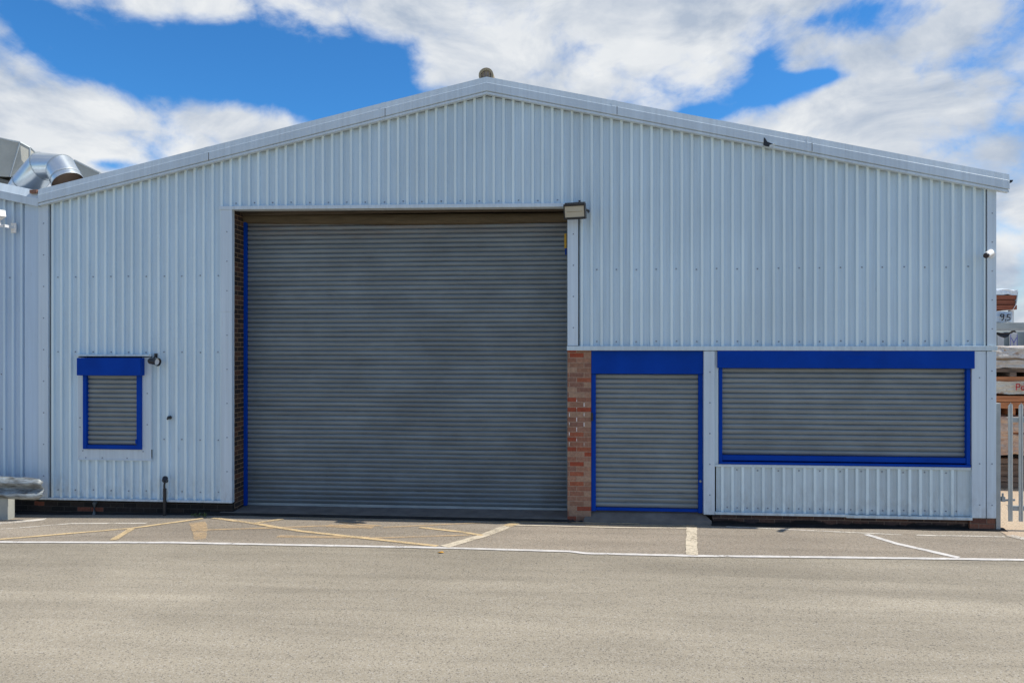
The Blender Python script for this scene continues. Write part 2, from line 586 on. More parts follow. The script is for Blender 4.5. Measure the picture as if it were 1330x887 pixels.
def paint(b, pts, w, dz=.004, jit=.12):
    """a painted line on the ground, cut into short lengths so that its edge wanders"""
    P = []
    for (x0, y0), (x1, y1) in zip(pts, pts[1:]):
        n = max(1, int(math.hypot(x1 - x0, y1 - y0) / .12))
        for i in range(n): P.append(Vector((x0 + (x1 - x0) * i / n, y0 + (y1 - y0) * i / n)))
    P.append(Vector(pts[-1]))
    L, Rr = [], []
    for i, p in enumerate(P):
        t = (P[min(i + 1, len(P) - 1)] - P[max(i - 1, 0)]).normalized()
        nrm = Vector((-t.y, t.x))
        ww = (w(i / (len(P) - 1)) if callable(w) else w) * .5
        L.append(p + nrm * ww * (1 + random.uniform(-jit, jit)))
        Rr.append(p - nrm * ww * (1 + random.uniform(-jit, jit)))
    n0 = len(b.v)
    for l, r in zip(L, Rr):
        b.v.append((l.x, l.y, ground(l.x) + dz)); b.v.append((r.x, r.y, ground(r.x) + dz))
    for i in range(len(P) - 1):
        a = n0 + 2 * i
        b.f.append((a, a + 1, a + 3, a + 2)); b.m.append(0)


b = MB()
paint(b, line_pts[1:-1], .085)
paint(b, [(5.102, -.442), (5.331, -.931), (5.832, -1.575)], .10, .0045)
tag(b.build('white_road_marking', M['white']), 'white painted parking bay lines', 'road marking', None, 'structure')
b = MB()
paint(b, [(-.76, -1.64), (-.298, -.967), (.0, -.34), (.10, -.24)], .15, .006)
paint(b, [(2.69, -.22), (2.60, -.85), (2.476, -1.76)], .15, .0065)
paint(b, [(.05, -.345), (.7, -.34), (1.6, -.36), (2.62, -.30)], .06, .0085)
tag(b.build('cream_road_marking', M['cream']), 'cream painted bay divider lines, yellowing towards the wall', 'road marking', None, 'structure')
b = MB()
paint(b, [(5.793, -.425), (6.996, -.405)], .07)
paint(b, [(3.2, -.14), (5.6, -.42)], .05)
paint(b, [(7.10, -.33), (7.25, -.66)], .16, .0085)
paint(b, [(-7.567, -1.056), (-6.711, -.66), (-5.535, -.626)], .07)
paint(b, [(-8.6, -1.0), (-7.85, -.66), (-7.343, -.38)], .16, .005)
paint(b, [(.02, -.34), (.7, -.33), (1.1, -.34)], .06, .006)
tag(b.build('worn_road_marking', M['white_worn']), 'worn off white painted lines along the parking strip', 'road marking', None, 'structure')
b = MB()
paint(b, [(-9.0, -2.2), (-7.1, -1.638), (-5.559, -.95), (-4.80, -.30)], .085, .0075)
paint(b, [(-5.545, -1.0), (-5.416, -1.66)], .10, .009)
paint(b, [(-4.655, -.27), (-3.857, -.578), (-2.989, -.981), (-1.636, -1.387), (-.86, -1.62)], .085, .0085)
paint(b, [(-3.857, -.57), (-3.528, -.26)], .08, .0092)
paint(b, [(-.05, -.42), (.04, -.26), (.1, -.2)], .15, .011)
paint(b, [(.14, -.13), (1.0, -.10), (1.94, -.09)], .05, .008)
paint(b, [(1.12, -.24), (2.65, -.17)], .05, .008)
paint(b, [(-1.318, -.597), (-.7, -.80), (-.33, -.99)], .08, .0065)

tag(b.build('yellow_road_marking', M['yellow']), 'yellow painted lines of a faded hatched box', 'road marking', None, 'structure')
b = MB()
paint(b, [(-4.76, -.56), (-4.50, -1.0), (-4.20, -1.56)], lambda f: .24 - .08 * f, .0066)
paint(b, [(-2.6, -.36), (-2.2, -.50), (-1.9, -.56)], .07, .0066)
paint(b, [(-4.567, -1.075), (-3.4, -.80), (-2.438, -.551)], .08, .0065)
paint(b, [(-1.85, -.644), (-.7, -.30), (.05, -.10)], .07, .007)
paint(b, [(-3.3, -.16), (-2.2, -.20), (-1.2, -.14)], .06, .0075)
paint(b, [(-1.9, -1.29), (-.515, -.986)], .07, .007)
paint(b, [(-2.7, -.62), (-2.0, -.66)], .18, .0072)
paint(b, [(-3.2, -1.30), (-1.9, -1.25)], .12, .0065)
paint(b, [(2.705, -.10), (2.69, -.25)], .16, .010)
tag(b.build('faded_road_marking', M['yellow_worn']), 'faded yellow paint scraps of the hatched box', 'road marking', None, 'structure')

# concrete ramp of the big door with the tarred strip in front, apron of the small door
b = MB()
b.quad([(-4.45, .50, .040), (.852, .50, .058), (.852, -.03, .026), (-4.66, -.03, .022)])
b.quad([(-4.66, -.03, .022), (.852, -.03, .026), (.852, -.04, -.02), (-4.66, -.04, -.02)])
b.quad([(-4.45, .50, .040), (-4.66, -.03, .022), (-4.66, -.04, -.02), (-4.7, .06, -.02), (-4.45, .5, -.02)])
tag(b.build('ramp', M['concrete']), 'low concrete ramp under the large roller shutter', 'ramp', None, 'structure')
b = MB()
xs = [-5.0 + i * .12 for i in range(50)]
for xa, xb in zip(xs, xs[1:]):
    ya = -.085 + .025 * mnoise.noise(Vector((xa * 2, 0, 0))); yb = -.085 + .025 * mnoise.noise(Vector((xb * 2, 0, 0)))
    b.quad([(xa, -.036, .018), (xb, -.036, .018), (xb, yb, -.011), (xa, ya, -.011)])
for (x, y, q) in ((.80, -.05, .05), (.93, -.06, .06), (1.06, -.05, .045), (.88, -.10, .03), (-.9, -.09, .04)):
    n0 = len(b.v)
    for j in range(7):
        w = 6.283 * j / 7
        b.v.append((x + math.cos(w) * q * random.uniform(.7, 1.5), y + math.sin(w) * q * .6, -.012))
    b.v.append((x, y, -.012 + q * .6))
    for j in range(7): b.f.append((n0 + j, n0 + (j + 1) % 7, n0 + 7)); b.m.append(0)
tag(b.build('tar_strip', M['tar']), 'black tarred joint along the front of the ramp', 'tar strip', None, 'structure')
b = MB()
top = [(1.214, .12, .140), (2.89, .12, .140), (3.01, -.045, .040), (1.10, -.035, .034)]
low = [(x, y - (.015 if i > 1 else 0), -.02) for i, (x, y, z) in enumerate(top)]
b.quad(top); b.quad(low[::-1])
for i in range(4):
    j = (i + 1) % 4
    b.quad([top[i], top[j], low[j], low[i]])
tag(b.build('doorstep', M['concrete'], None, .006), 'sloped concrete step below the blue framed shutter door', 'step', None, 'structure')
b = MB()
xs = [-8.1 + i * .15 for i in range(25)]
for xa, xb in zip(xs, xs[1:]):
    w = lambda x: -.06 - .03 * mnoise.noise(Vector((x * 1.7, 4, 0)))
    b.quad([(xa, .03, ground(xa) + .03), (xb, .03, ground(xb) + .03), (xb, w(xb), ground(xb) + .003), (xa, w(xa), ground(xa) + .003)])
xs = [3.0 + i * .14 for i in range(31)]
for xa, xb in zip(xs, xs[1:]):
    w = lambda x: -.10 - .03 * mnoise.noise(Vector((x * 1.7, 9, 0)))
    b.quad([(xa, .03, .012), (xb, .03, .012), (xb, w(xb), -.0125), (xa, w(xa), -.0125)])
tag(b.build('wall_gutter_strip', M['tar']), 'dark tarred strip where the asphalt meets the wall', 'tar strip', None, 'structure')

# ================================================================== WAREHOUSE
wh = empty('warehouse', (0, 0, 0), 'pale grey ribbed metal warehouse with a wide shallow gable and blue trimmed roller shutters', 'warehouse')
LW = (-7.03, -5.80, .84, 2.50)                       # opening of the small window
b = MB()
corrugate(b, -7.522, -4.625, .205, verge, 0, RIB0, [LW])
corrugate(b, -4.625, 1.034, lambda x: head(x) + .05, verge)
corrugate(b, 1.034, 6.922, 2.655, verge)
for z in (.33, .72, 2.56, 3.78): screws(b, -7.5, -4.66, z) if z not in (.72,) else (screws(b, -5.75, -4.66, 1.16))
screws(b, -4.60, 1.0, lambda x: head(x) + .11)
screws(b, 1.06, 6.9, 2.73)
screws(b, 1.06, 6.9, 3.82)
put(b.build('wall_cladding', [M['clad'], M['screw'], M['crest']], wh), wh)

# shell behind the cladding: side walls, rear wall, inner lining so that no light leaks in
DEPTH = 24
b = MB()
b.box(-7.6, -4.46, .05, .16, .2, 4.9); b.box(-4.46, .855, .05, .16, 4.9, 5.1); b.box(1.22, 7.0, .05, .16, 2.62, 4.9)
b.quad([(-7.6, .1, 4.9), (7.0, .1, 4.9), (APEX[0], .1, 6.42)])
b.box(-4.7, 1.3, .56, .66, 0, 4.9)
b.box(1.28, 7.0, .22, .30, 0, 2.62)
put(b.build('wall_lining', M['soffit'], wh), wh)
b = MB()
for x, zt in ((-7.69, 4.93), (7.05, 4.93)):
    n0 = len(b.v)
    m = int(DEPTH / .15)
    for i in range(m):
        y0 = .04 + i * .15
        for yy, d in ((y0, 0), (y0 + .09, 0), (y0 + .102, .03), (y0 + .138, .03)):
            sx = x + (d if x > 0 else -0.0)
            b.v.append((sx, yy, .16)); b.v.append((sx, yy, zt))
    for i in range(m * 4 - 1):
        a = n0 + 2 * i
        b.f.append((a, a + 2, a + 3, a + 1)); b.m.append(0)
b.quad([(-7.69, DEPTH, 0), (7.05, DEPTH, 0), (7.05, DEPTH, 4.93), (APEX[0], DEPTH, 6.5), (-7.69, DEPTH, 4.93)])
put(b.build('side_wall', M['clad'], wh), wh)

# roof sheets (ridge to eaves), gutter on the right eave and the ridge vent
RZ = 6.762
b = MB()
for (ex, ez) in ((-7.66, 5.17), (7.22, 5.13)):
    ax = APEX[0]
    for (dz, flip) in ((0, 0), (-.10, 1)):
        b.quad([(ax, .02, RZ + dz), (ex, .02, ez + dz), (ex, DEPTH, ez + dz), (ax, DEPTH, RZ + dz)])
    n = 100
    for i in range(n):                                # standing ribs of the roof sheet
        y = .3 + i * (DEPTH - .4) / n
        d = Vector((ex - ax, 0, ez - RZ))
        b.quad([(ax, y, RZ + .002), (ex, y, ez + .002), (ex, y + .03, ez + .03), (ax, y + .03, RZ + .03)])
        b.quad([(ax, y + .03, RZ + .03), (ex, y + .03, ez + .03), (ex, y + .06, ez + .002), (ax, y + .06, RZ + .002)])
roof = put(b.build('roof', M['roof'], wh), wh)
b = MB()
prof = [(.045 * math.cos(a), .045 * math.sin(a)) for a in [R(180 + 18 * i) for i in range(11)]]
b.sweep(prof, [lambda p, y=y: (7.235 + p[0], y, 5.06 + p[1]) for y in (-.08, DEPTH)], 0, False)
prof = [(.042 * math.cos(a), .042 * math.sin(a)) for a in [R(180 + 18 * i) for i in range(11)]]
b.quad([(7.235 + p[0], -.078, 5.06 + p[1]) for p in prof])
put(b.build('gutter', M['black'], roof), roof)
b = MB()
c = Vector((-.44, .30, 6.945))
for (r0, r1, y0, y1, mi) in ((.118, .118, .0, .34, 0), (.118, .085, 0, 0.0, 0), (.085, .085, 0, .05, 0)):
    n0 = len(b.v); sg = 24
    for (r, y) in ((r0, y0), (r1, y1)):
        for j in range(sg):
            w = 2 * math.pi * j / sg
            b.v.append((c.x + r * math.cos(w), c.y + y, c.z + r * math.sin(w)))
    for j in range(sg):
        b.f.append((n0 + j, n0 + (j + 1) % sg, n0 + sg + (j + 1) % sg, n0 + sg + j)); b.m.append(mi)
n0 = len(b.v); sg = 24
for j in range(sg):
    w = 2 * math.pi * j / sg
    b.v.append((c.x + .088 * math.cos(w), c.y + .045, c.z + .088 * math.sin(w)))
b.f.append(tuple(range(n0, n0 + sg))); b.m.append(1)
for a in (-.5, 0, .5):
    b.box(c.x + a * .1 - .006, c.x + a * .1 + .006, c.y + .02, c.y + .04, c.z - .078, c.z + .078, 0)
b.box(c.x - .10, c.x + .10, c.y, c.y + .34, c.z - .30, c.z - .10, 0)
put(b.build('ridge_vent', [M['vent'], M['vent_in']], roof), roof)

# verge fascias: sloping top strip, upright face, drip lip
def fascia(ex, ez, joints, right):
    ax = APEX[0]
    az = 6.772
    prof = [(.30, .0), (-.121, .0), (-.128, -.088), (-.132, -.092), (-.132, -.212), (-.122, -.216), (-.100, -.216), (-.100, -.222), (-.118, -.226), (-.118, -.258), (-.030, -.258)]
    b = MB()
    st = []
    for x in (ax, ex):
        z = az + (ez - az) * (x - ax) / (ex - ax)
        st.append(lambda p, x=x, z=z: (x, p[0], z + p[1]))
    b.sweep(prof, st)
    for j in joints:                                  # joint straps, 3 mm proud
        pr = [(p[0] - .003, p[1] + (.003 if i < 4 else -.003)) for i, p in enumerate(prof[1:7])]
        s2 = []
        for x in (j - .035, j + .035):
            z = az + (ez - az) * (x - ax) / (ex - ax)
            s2.append(lambda p, x=x, z=z: (x, p[0], z + p[1]))
        b.sweep(pr, s2)
        z = az + (ez - az) * (j - ax) / (ex - ax)
        b.box(j + .035, j + .043, -.134, -.128, z - .214, z - .09, 1)
    z = ez
    b.quad([(ex, p[0], z + p[1]) for p in prof])      # end cap
    o = put(b.build('fascia', [M['trim'], M['soffit']], wh), wh)
    if right:
        t = MB()                                      # torn corner of the drip lip with a dark hole behind
        fz = lambda x: az + (ez - az) * (x - ax) / (ex - ax)
        t.quad([(3.752, -.136, fz(3.752) - .135), (3.775, -.137, fz(3.775) - .150), (3.80, -.136, fz(3.80) - .19), (3.885, -.136, fz(3.885) - .208),
                (3.84, -.137, fz(3.84) - .235), (3.825, -.136, fz(3.825) - .262), (3.745, -.136, fz(3.745) - .258)])
        t.quad([(3.83, -.137, fz(3.83) - .235), (3.90, -.165, fz(3.9) - .205), (3.93, -.14, fz(3.93) - .214), (3.84, -.136, fz(3.84) - .262)], 1)
        put(t.build('torn_edge', [M['black'], M['trim']], o, 0, False, False), o)
    return o


fascia(-7.66, 5.178, (-4.833, -1.996), False)
fascia(7.205, 5.132, (1.559, 4.405), True)

# flashings
def flash(name, x0, x1, z0, z1, y0=-.046, y1=.03, marks=(), mat='trim', bevel=.003):
    b = MB()
    b.box(x0, x1, y0, y1, z0, z1)
    xm = x0 + (x1 - x0) * .55
    for z in marks: b.disc((xm, z), .0125, y0 + .002, 8, .009, 1)
    return put(b.build(name, [M[mat], M['screw']], wh, bevel), wh)


zs = lambda a, c, n: [a + (c - a) * (i + .5) / n for i in range(n)]
flash('corner_flashing', -7.712, -7.546, .205, verge(-7.64) - .01, marks=zs(.3, 4.9, 9))
flash('corner_flashing', 6.942, 7.068, 2.665, verge(7.0) - .01, marks=zs(2.7, 4.8, 5))
flash('corner_flashing', 6.936, 7.066, .16, 2.585, -.046, .04, (.35, 1.9, 2.3, .95))
flash('window_jamb', 6.73, 6.922, .16, 2.585, -.046, .02, (.35, .95, 2.2))
flash('door_jamb', -4.63, -4.452, .175, 3.2, -.050, .04, zs(.4, 3.1, 5))
flash('door_jamb', -4.634, -4.450, 3.2, head(-4.55) - .004, -.053, .04, zs(3.3, 4.7, 3))
flash('door_jamb', .853, 1.016, 2.665, head(.9) - .004, -.050, .3, zs(2.7, 4.6, 4))
flash('door_jamb', 2.893, 3.055, .135, 2.585, -.05, .05, zs(.2, 2.5, 5))

b = MB()                                              # drip flashings
b.box(-7.72, -4.45, -.058, .02, .172, .204)
put(b.build('drip_flashing', M['trim'], wh, .003), wh)
b = MB(); b.box(.845, 7.075, -.066, .02, 2.592, 2.660)
put(b.build('drip_flashing', M['trim_low'], wh, .004), wh)
b = MB(); b.box(3.06, 5.0, -.058, .02, .140, .176); b.box(4.96, 6.73, -.062, .02, .128, .168)
put(b.build('drip_flashing', M['trim_low'], wh, .003), wh)
b = MB()
xa, xb = -4.66, 1.03                                  # head flashing of the big opening, a touch out of level
for (z0, z1, y0, y1) in ((-.002, .052, -.062, .02), (-.004, .006, -.060, .12)):
    n0 = len(b.v)
    for x in (xa, xb):
        b.v += [(x, y0, head(x) + z0), (x, y1, head(x) + z0), (x, y1, head(x) + z1), (x, y0, head(x) + z1)]
    for q in ((0, 1, 2, 3), (7, 6, 5, 4), (0, 4, 5, 1), (1, 5, 6, 2), (2, 6, 7, 3), (3, 7, 4, 0)):
        b.f.append(tuple(n0 + i for i in q)); b.m.append(0)
put(b.build('head_flashing', M['trim'], wh, .003), wh)

# ribbed panel below the long window
b = MB()
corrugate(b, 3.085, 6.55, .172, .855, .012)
b.quad([(6.55, .012, .172), (6.73, .012, .172), (6.73, .012, .855), (6.55, .012, .855)])
screws(b, 3.1, 6.7, .235, .012, 1)
screws(b, 3.1, 6.7, .80, .012, 2)
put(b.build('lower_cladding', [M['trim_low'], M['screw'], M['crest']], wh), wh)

# brickwork
b = MB(); b.box(.852, 1.212, .0, .46, -.02, 2.592)
put(b.build('brick_pier', M['brick_red'], wh, .004), wh)
b = MB(); b.box(-4.72, -4.452, .045, .56, -.02, 4.86)
put(b.build('brick_reveal', M['brick_dark'], wh), wh)
b = MB(); b.box(-7.75, -4.454, .004, .2, -.12, .19)
put(b.build('brick_plinth', M['brick_tar'], wh), wh)
b = MB(); b.box(3.03, 6.70, .004, .2, -.05, .16)
put(b.build('brick_plinth', M['brick_base'], wh), wh)
b = MB(); b.box(6.705, 7.06, -.035, .2, -.05, .158)
put(b.build('brick_plinth', brick_mat('corner_brick', [(.17, .07, .05), (.13, .06, .045), (.20, .09, .06)], (.16, .12, .09)), wh), wh)

# ---- large roller shutter
sd = boxp('roller_shutter', -4.41, .90, .53, .55, .03, 4.72, M['tar'], wh, 0)
sd['label'] = 'wide dark grey roller shutter across the vehicle opening'
b = lath_curtain(-4.412, .90,   .085, 4.70, .452, .0752, .017, .016, 40)
put(b.build('shutter_curtain', M['shut_big'], sd), sd)
boxp('bottom_rail', -4.412, .90, .435, .475, .042, .085, M['galv_dull'], sd, .004)
b = MB()
b.box(-4.451, -4.404, .372, .382, .045, 4.70); b.box(-4.451, -4.441, .382, .47, .045, 4.70); b.box(-4.414, -4.404, .382, .43, .045, 4.70)
put(b.build('guide_rail', M['blue'], sd, .002), sd)
b = MB(); b.box(.832, .850, .40, .47, .05, 4.60)
put(b.build('guide_rail', M['shut_big'], sd, .002), sd)
b = MB(); b.box(.795, .83, .394, .402, 4.205, 4.435)
g = put(b.build('warning_sticker', M['sticker'], sd), sd)
b = MB(); b.box(.808, .831, .392, .402, 4.10, 4.20)
put(b.build('guide_bracket', M['blue'], sd), sd)
# dusty cover rolled over the shutter drum, sagging
b = MB()
n = 60
for (mi,) in ((0,),):
    n0 = len(b.v)
    prof = [(.40, .03), (.372, .035), (.352, .02), (.340, -.01), (.338, -.04), (.348, -.075), (.368, -.10), (.40, -.112), (.44, -.11)]
    for i in range(n + 1):
        x = -4.45 + 5.36 * i / n
        sag = .028 * math.sin(math.pi * i / n) ** 1 + .02 * mnoise.noise(Vector((x * .9, 2, 0))) + .008 * mnoise.noise(Vector((x * 5, 2, 0)))
        zc = 4.785 - (x + 4.45) * .011
        for (y, z) in prof:
            q = .012 * mnoise.noise(Vector((x * 1.4, z * 9, 5)))
            b.v.append((x, y + q, zc + z - (sag if z < 0 else sag * .3)))
    k = len(prof)
    for i in range(n):
        for j in range(k - 1):
            a = n0 + i * k + j
            b.f.append((a, a + k, a + k + 1, a + 1)); b.m.append(0)
put(b.build('drum_cover', M['hessian'], sd, 0, True), sd)
b = MB()
n0 = 0
for x in (-4.45, 1.03):
    b.v += [(x, .09, head(x) + .002), (x, .53, head(x) - .002), (x, .53, head(x) + .04), (x, .09, head(x) + .04)]
for q in ((0, 1, 2, 3), (7, 6, 5, 4), (0, 4, 5, 1), (1, 5, 6, 2), (2, 6, 7, 3), (3, 7, 4, 0)):
    b.f.append(q); b.m.append(0)
put(b.build('lintel', M['soffit'], wh), wh)
boxp('lintel', -4.45, 1.0, .30, .33, 4.785, 4.815, M['soffit'], wh, .004)

# ---- small roller shutter door
dr = boxp('shutter_door', 1.25, 2.88, .135, .16, .16, 2.56, M['tar'], wh, 0)
dr['label'] = 'narrow roller shutter door in a blue frame beside the brick pier'
b = lath_curtain(1.285, 2.826, .195, 2.235, .085, .0752, .016, .004, 8)
put(b.build('shutter_curtain', M['shut'], dr), dr)
boxp('shutter_hood', 1.214, 2.890, .004, .12, 2.236, 2.588, M['blue'], dr, .006)
b = MB(); b.box(1.214, 1.284, .030, .10, .138, 2.234)
put(b.build('guide_rail', M['blue'], dr, .004), dr)
b = MB(); b.box(2.826, 2.890, .030, .10, .138, 2.234); b.disc((2.855, .62), .02, .031, 10, .02, 1)
put(b.build('guide_rail', [M['blue'], M['galv_dull']], dr, .004), dr)
boxp('bottom_rail', 1.286, 2.824, .055, .09, .146, .192, M['blue'], dr, .003)
b = MB(); b.box(1.212, 1.24, -.012, .03, 1.52, 1.64); b.tube([(1.226, -.012, 1.58), (1.226, -.022, 1.58)], .012, 10)
put(b.build('key_switch', M['black'], dr, .004), dr)

# ---- small shutter window at the left
wn = boxp('shutter_window', LW[0], LW[1], .02, .04, LW[2], LW[3], M['tar'], wh, 0)
wn['label'] = 'small roller shuttered window with a blue hood and frame'
b = MB()
b.box(-7.036, -6.925, -.044, .02, 1.00, 2.475)
b.box(-5.945, -5.792, -.044, .02, 1.00, 2.475)
n0 = len(b.v)                                         # mitred sill
b.v += [(-7.036, -.042, .838), (-5.792, -.042, .838), (-5.945, -.046, .998), (-6.925, -.046, .998),
        (-7.036, .02, .838), (-5.792, .02, .838), (-5.945, .02, .998), (-6.925, .02, .998)]
for q in ((0, 1, 2, 3), (4, 7, 6, 5), (0, 4, 5, 1), (1, 5, 6, 2), (2, 6, 7, 3), (3, 7, 4, 0)):
    b.f.append(tuple(n0 + i for i in q)); b.m.append(0)
b.quad([(-7.036, -.044, .838), (-6.925, -.044, 1.0), (-7.036, -.044, 1.0)]); b.quad([(-5.792, -.044, .838), (-5.792, -.044, 1.0), (-5.945, -.044, 1.0)])
b.box(-7.036, -5.792, -.05, .02, .822, .838)
for (x, z) in ((-5.86, 1.9), (-5.86, 1.4), (-7.0, 1.5), (-7.0, 1.35), (-6.9, .86), (-6.62, .86), (-6.2, .86), (-5.93, .97), (-6.95, .97)):
    b.disc((x, z), .012, -.042, 8, .009, 1)
put(b.build('window_surround', [M['trim'], M['screw']], wn), wn)
b = MB(); b.box(-7.06, -5.79, -.10, .02, 2.492, 2.522); b.box(-5.80, -5.77, -.10, -.05, 2.488, 2.535)
put(b.build('head_flashing', M['trim_low'], wn, .003), wn)
b = lath_curtain(-6.862, -6.018, 1.072, 2.20, -.030, .0752, .016, .003, 4)
put(b.build('shutter_curtain', M['shut'], wn), wn)
boxp('shutter_hood', -6.975, -5.905, -.165, -.02, 2.188, 2.468, M['blue'], wn, .008)
boxp('guide_rail', -6.925, -6.862, -.085, -.02, 1.004, 2.188, M['blue'], wn, .004)
b = MB(); b.box(-6.018, -5.944, -.085, -.02, 1.004, 2.188); b.box(-6.03, -6.006, -.10, -.08, 1.10, 1.17)
put(b.build('guide_rail', M['blue'], wn, .004), wn)
boxp('bottom_rail', -6.861, -6.019, -.075, -.03, 1.006, 1.070, M['blue'], wn, .004)

# ---- long shutter window at the right
wr = boxp('shutter_window', 3.10, 6.72, .105, .12, .87, 2.58, M['tar'], wh, 0)
wr['label'] = 'long roller shuttered window with a blue hood and frame'
b = lath_curtain(3.172, 6.662, 1.03, 2.336, .045, .0762, .016, .008, 16)
put(b.build('shutter_curtain', M['shut'], wr), wr)
b = MB(); n0 = 0
nx = 40                                               # hood with a shallow dent
for i in range(nx + 1):
    x = 3.094 + 3.664 * i / nx
    for (y, z) in ((.06, 2.588), (-.062, 2.588), (-.066, 2.582), (-.066, 2.52), (-.066, 2.46), (-.066, 2.40), (-.066, 2.338), (-.062, 2.332), (.06, 2.332)):
        d = .018 * math.exp(-((x - 5.15) / .22) ** 2) * math.exp(-((z - 2.53) / .05) ** 2) + .004 * mnoise.noise(Vector((x * 1.3, z * 3, 8)))
        b.v.append((x, y + (d if y < -.06 else 0), z))
for i in range(nx):
    for j in range(8):
        a = i * 9 + j
        b.f.append((a, a + 9, a + 10, a + 1)); b.m.append(0)
b.f.append(tuple(range(9))); b.m.append(0)
b.f.append(tuple(nx * 9 + j for j in range(9))); b.m.append(0)
put(b.build('shutter_hood', M['blue'], wr), wr)
boxp('guide_rail', 3.116, 3.170, -.03, .06, .93, 2.330, M['blue'], wr, .004)
boxp('guide_rail', 6.662, 6.716, -.03, .06, .93, 2.330, M['blue'], wr, .004)
boxp('bottom_rail', 3.172, 6.660, -.018, .05, .948, 1.026, M['blue'], wr, .004)
boxp('sill', 3.116, 6.716, -.045, .05, .892, .929, M['blue'], wr, .004)
boxp('window_trim', 3.060, 6.728, -.030, .05, .852, .890, M['trim_low'], wr, .003)
boxp('window_trim', 3.060, 3.112, -.022, .05, .892, 2.586, M['trim_low'], wr, .003)

# ================================================================== NEIGHBOURING BUILDING
nb = empty('neighbouring_warehouse', (-8, 0, 0), 'grey ribbed metal building adjoining the left end of the warehouse at the photo edge', 'building')
NA = (-14.9, 6.50)
nv = lambda x: NA[1] - abs(x - NA[0]) * .216
b = MB()
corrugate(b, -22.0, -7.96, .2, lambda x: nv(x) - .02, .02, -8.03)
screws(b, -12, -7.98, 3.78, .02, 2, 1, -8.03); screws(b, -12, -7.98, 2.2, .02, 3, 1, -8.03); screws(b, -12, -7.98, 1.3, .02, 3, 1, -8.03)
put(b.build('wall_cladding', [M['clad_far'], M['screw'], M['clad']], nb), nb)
b = MB(); b.box(-7.958, -7.716, -.03, .08, .2, nv(-7.85) - .02)
put(b.build('corner_flashing', M['clad_far'], nb, .003), nb)
b = MB()
b.box(-22, -7.73, .06, .2, 0, 4.9); b.quad([(-22, .12, 4.9), (-7.73, .12, 4.9), (NA[0], .12, 6.4)])
b.quad([(-22, .1, 0), (-22, DEPTH, 0), (-22, DEPTH, 5.0), (-22, .1, 5.0)])
put(b.build('wall_lining', M['clad_far'], nb), nb)
b = MB(); b.box(-22, -7.755, .03, .2, -.12, .2)
put(b.build('brick_plinth', M['brick_tar'], nb), nb)
b = MB()
for ex in (-22.15, -7.70):
    ez = nv(ex) + .2
    for dz in (0, -.1):
        b.quad([(NA[0], .02, NA[1] + .2 + dz), (ex, .02, ez + dz), (ex, DEPTH, ez + dz), (NA[0], DEPTH, NA[1] + .2 + dz)])
put(b.build('roof', M['roof'], nb), nb)
prof = [(.30, .225), (-.06, .225), (-.11, .10), (-.114, .095), (-.114, -.03), (-.10, -.034), (-.02, -.034)]
for ex in (-22.15, -7.672):
    b = MB()
    b.sweep(prof, [lambda p, x=x: (x, p[0], nv(x) + p[1]) for x in (NA[0], ex)])
    b.quad([(ex, p[0], nv(ex) + p[1]) for p in prof])
    if ex > -10:
        x = -7.98
        pr = [(p[0] - .003, p[1] + .002) for p in prof[1:6]]
        b.sweep(pr, [lambda p, x=x: (x, p[0], nv(x) + p[1]) for x in (-8.0, -7.96)])
    put(b.build('fascia', M['trim'], nb), nb)
b = MB(); b.box(-7.80, -7.675, -.135, .30, 5.12, 5.175)
put(b.build('valley_gutter', plain('rusty_flashing', (.30, .16, .11), .8, .2, .5, 12), nb, .004), nb)

# ================================================================== THINGS ON THE ROOFS
def ring(c, t, r, up, seg=28, sq=1):
    t = t.normalized(); a = t.cross(up).normalized(); bb = a.cross(t).normalized()
    return [c + a * math.cos(2 * math.pi * j / seg) * r + bb * math.sin(2 * math.pi * j / seg) * r * sq for j in range(seg)]


du = empty('ventilation_duct', (-8.7, .9, 5.1), 'shiny galvanised gooseneck duct with segmented bends on the roof valley', 'duct')
cp = [Vector(p) for p in ((-9.20, 1.20, 5.02), (-8.68, .98, 5.50), (-8.33, .90, 5.80), (-7.93, .80, 5.735), (-7.74, .72, 5.46))]
seg = 28
b = MB()
rings = []
for i, p in enumerate(cp):
    if i == 0: t = cp[1] - p
    elif i == len(cp) - 1: t = p - cp[i - 1]
    else: t = (cp[i + 1] - p).normalized() + (p - cp[i - 1]).normalized()
    k = 1
    if 0 < i < len(cp) - 1:
        k = 1 / max(.5, math.cos((cp[i + 1] - p).angle(p - cp[i - 1]) / 2))
    rings.append(ring(p, t, .255, Vector((0, -1, 0)), seg))
for ra, rb in zip(rings, rings[1:]):
    n0 = len(b.v)
    b.v += [tuple(v) for v in ra] + [tuple(v) for v in rb]
    for j in range(seg):
        b.f.append((n0 + j, n0 + (j + 1) % seg, n0 + seg + (j + 1) % seg, n0 + seg + j)); b.m.append(0)
o = put(b.build('elbow', M['duct'], du, 0, True), du)
b = MB()
for i in range(1, 4):                                 # raised seams
    t = (cp[i + 1] - cp[i]).normalized() + (cp[i] - cp[i - 1]).normalized(); t.normalize()
    ra = ring(cp[i] - t * .006, t, .262, Vector((0, -1, 0)), seg); rb = ring(cp[i] + t * .006, t, .262, Vector((0, -1, 0)), seg)
    n0 = len(b.v); b.v += [tuple(v) for v in ra + rb]
    for j in range(seg):
        b.f.append((n0 + j, n0 + (j + 1) % seg, n0 + seg + (j + 1) % seg, n0 + seg + j)); b.m.append(0)
t = (cp[4] - cp[3]).normalized()
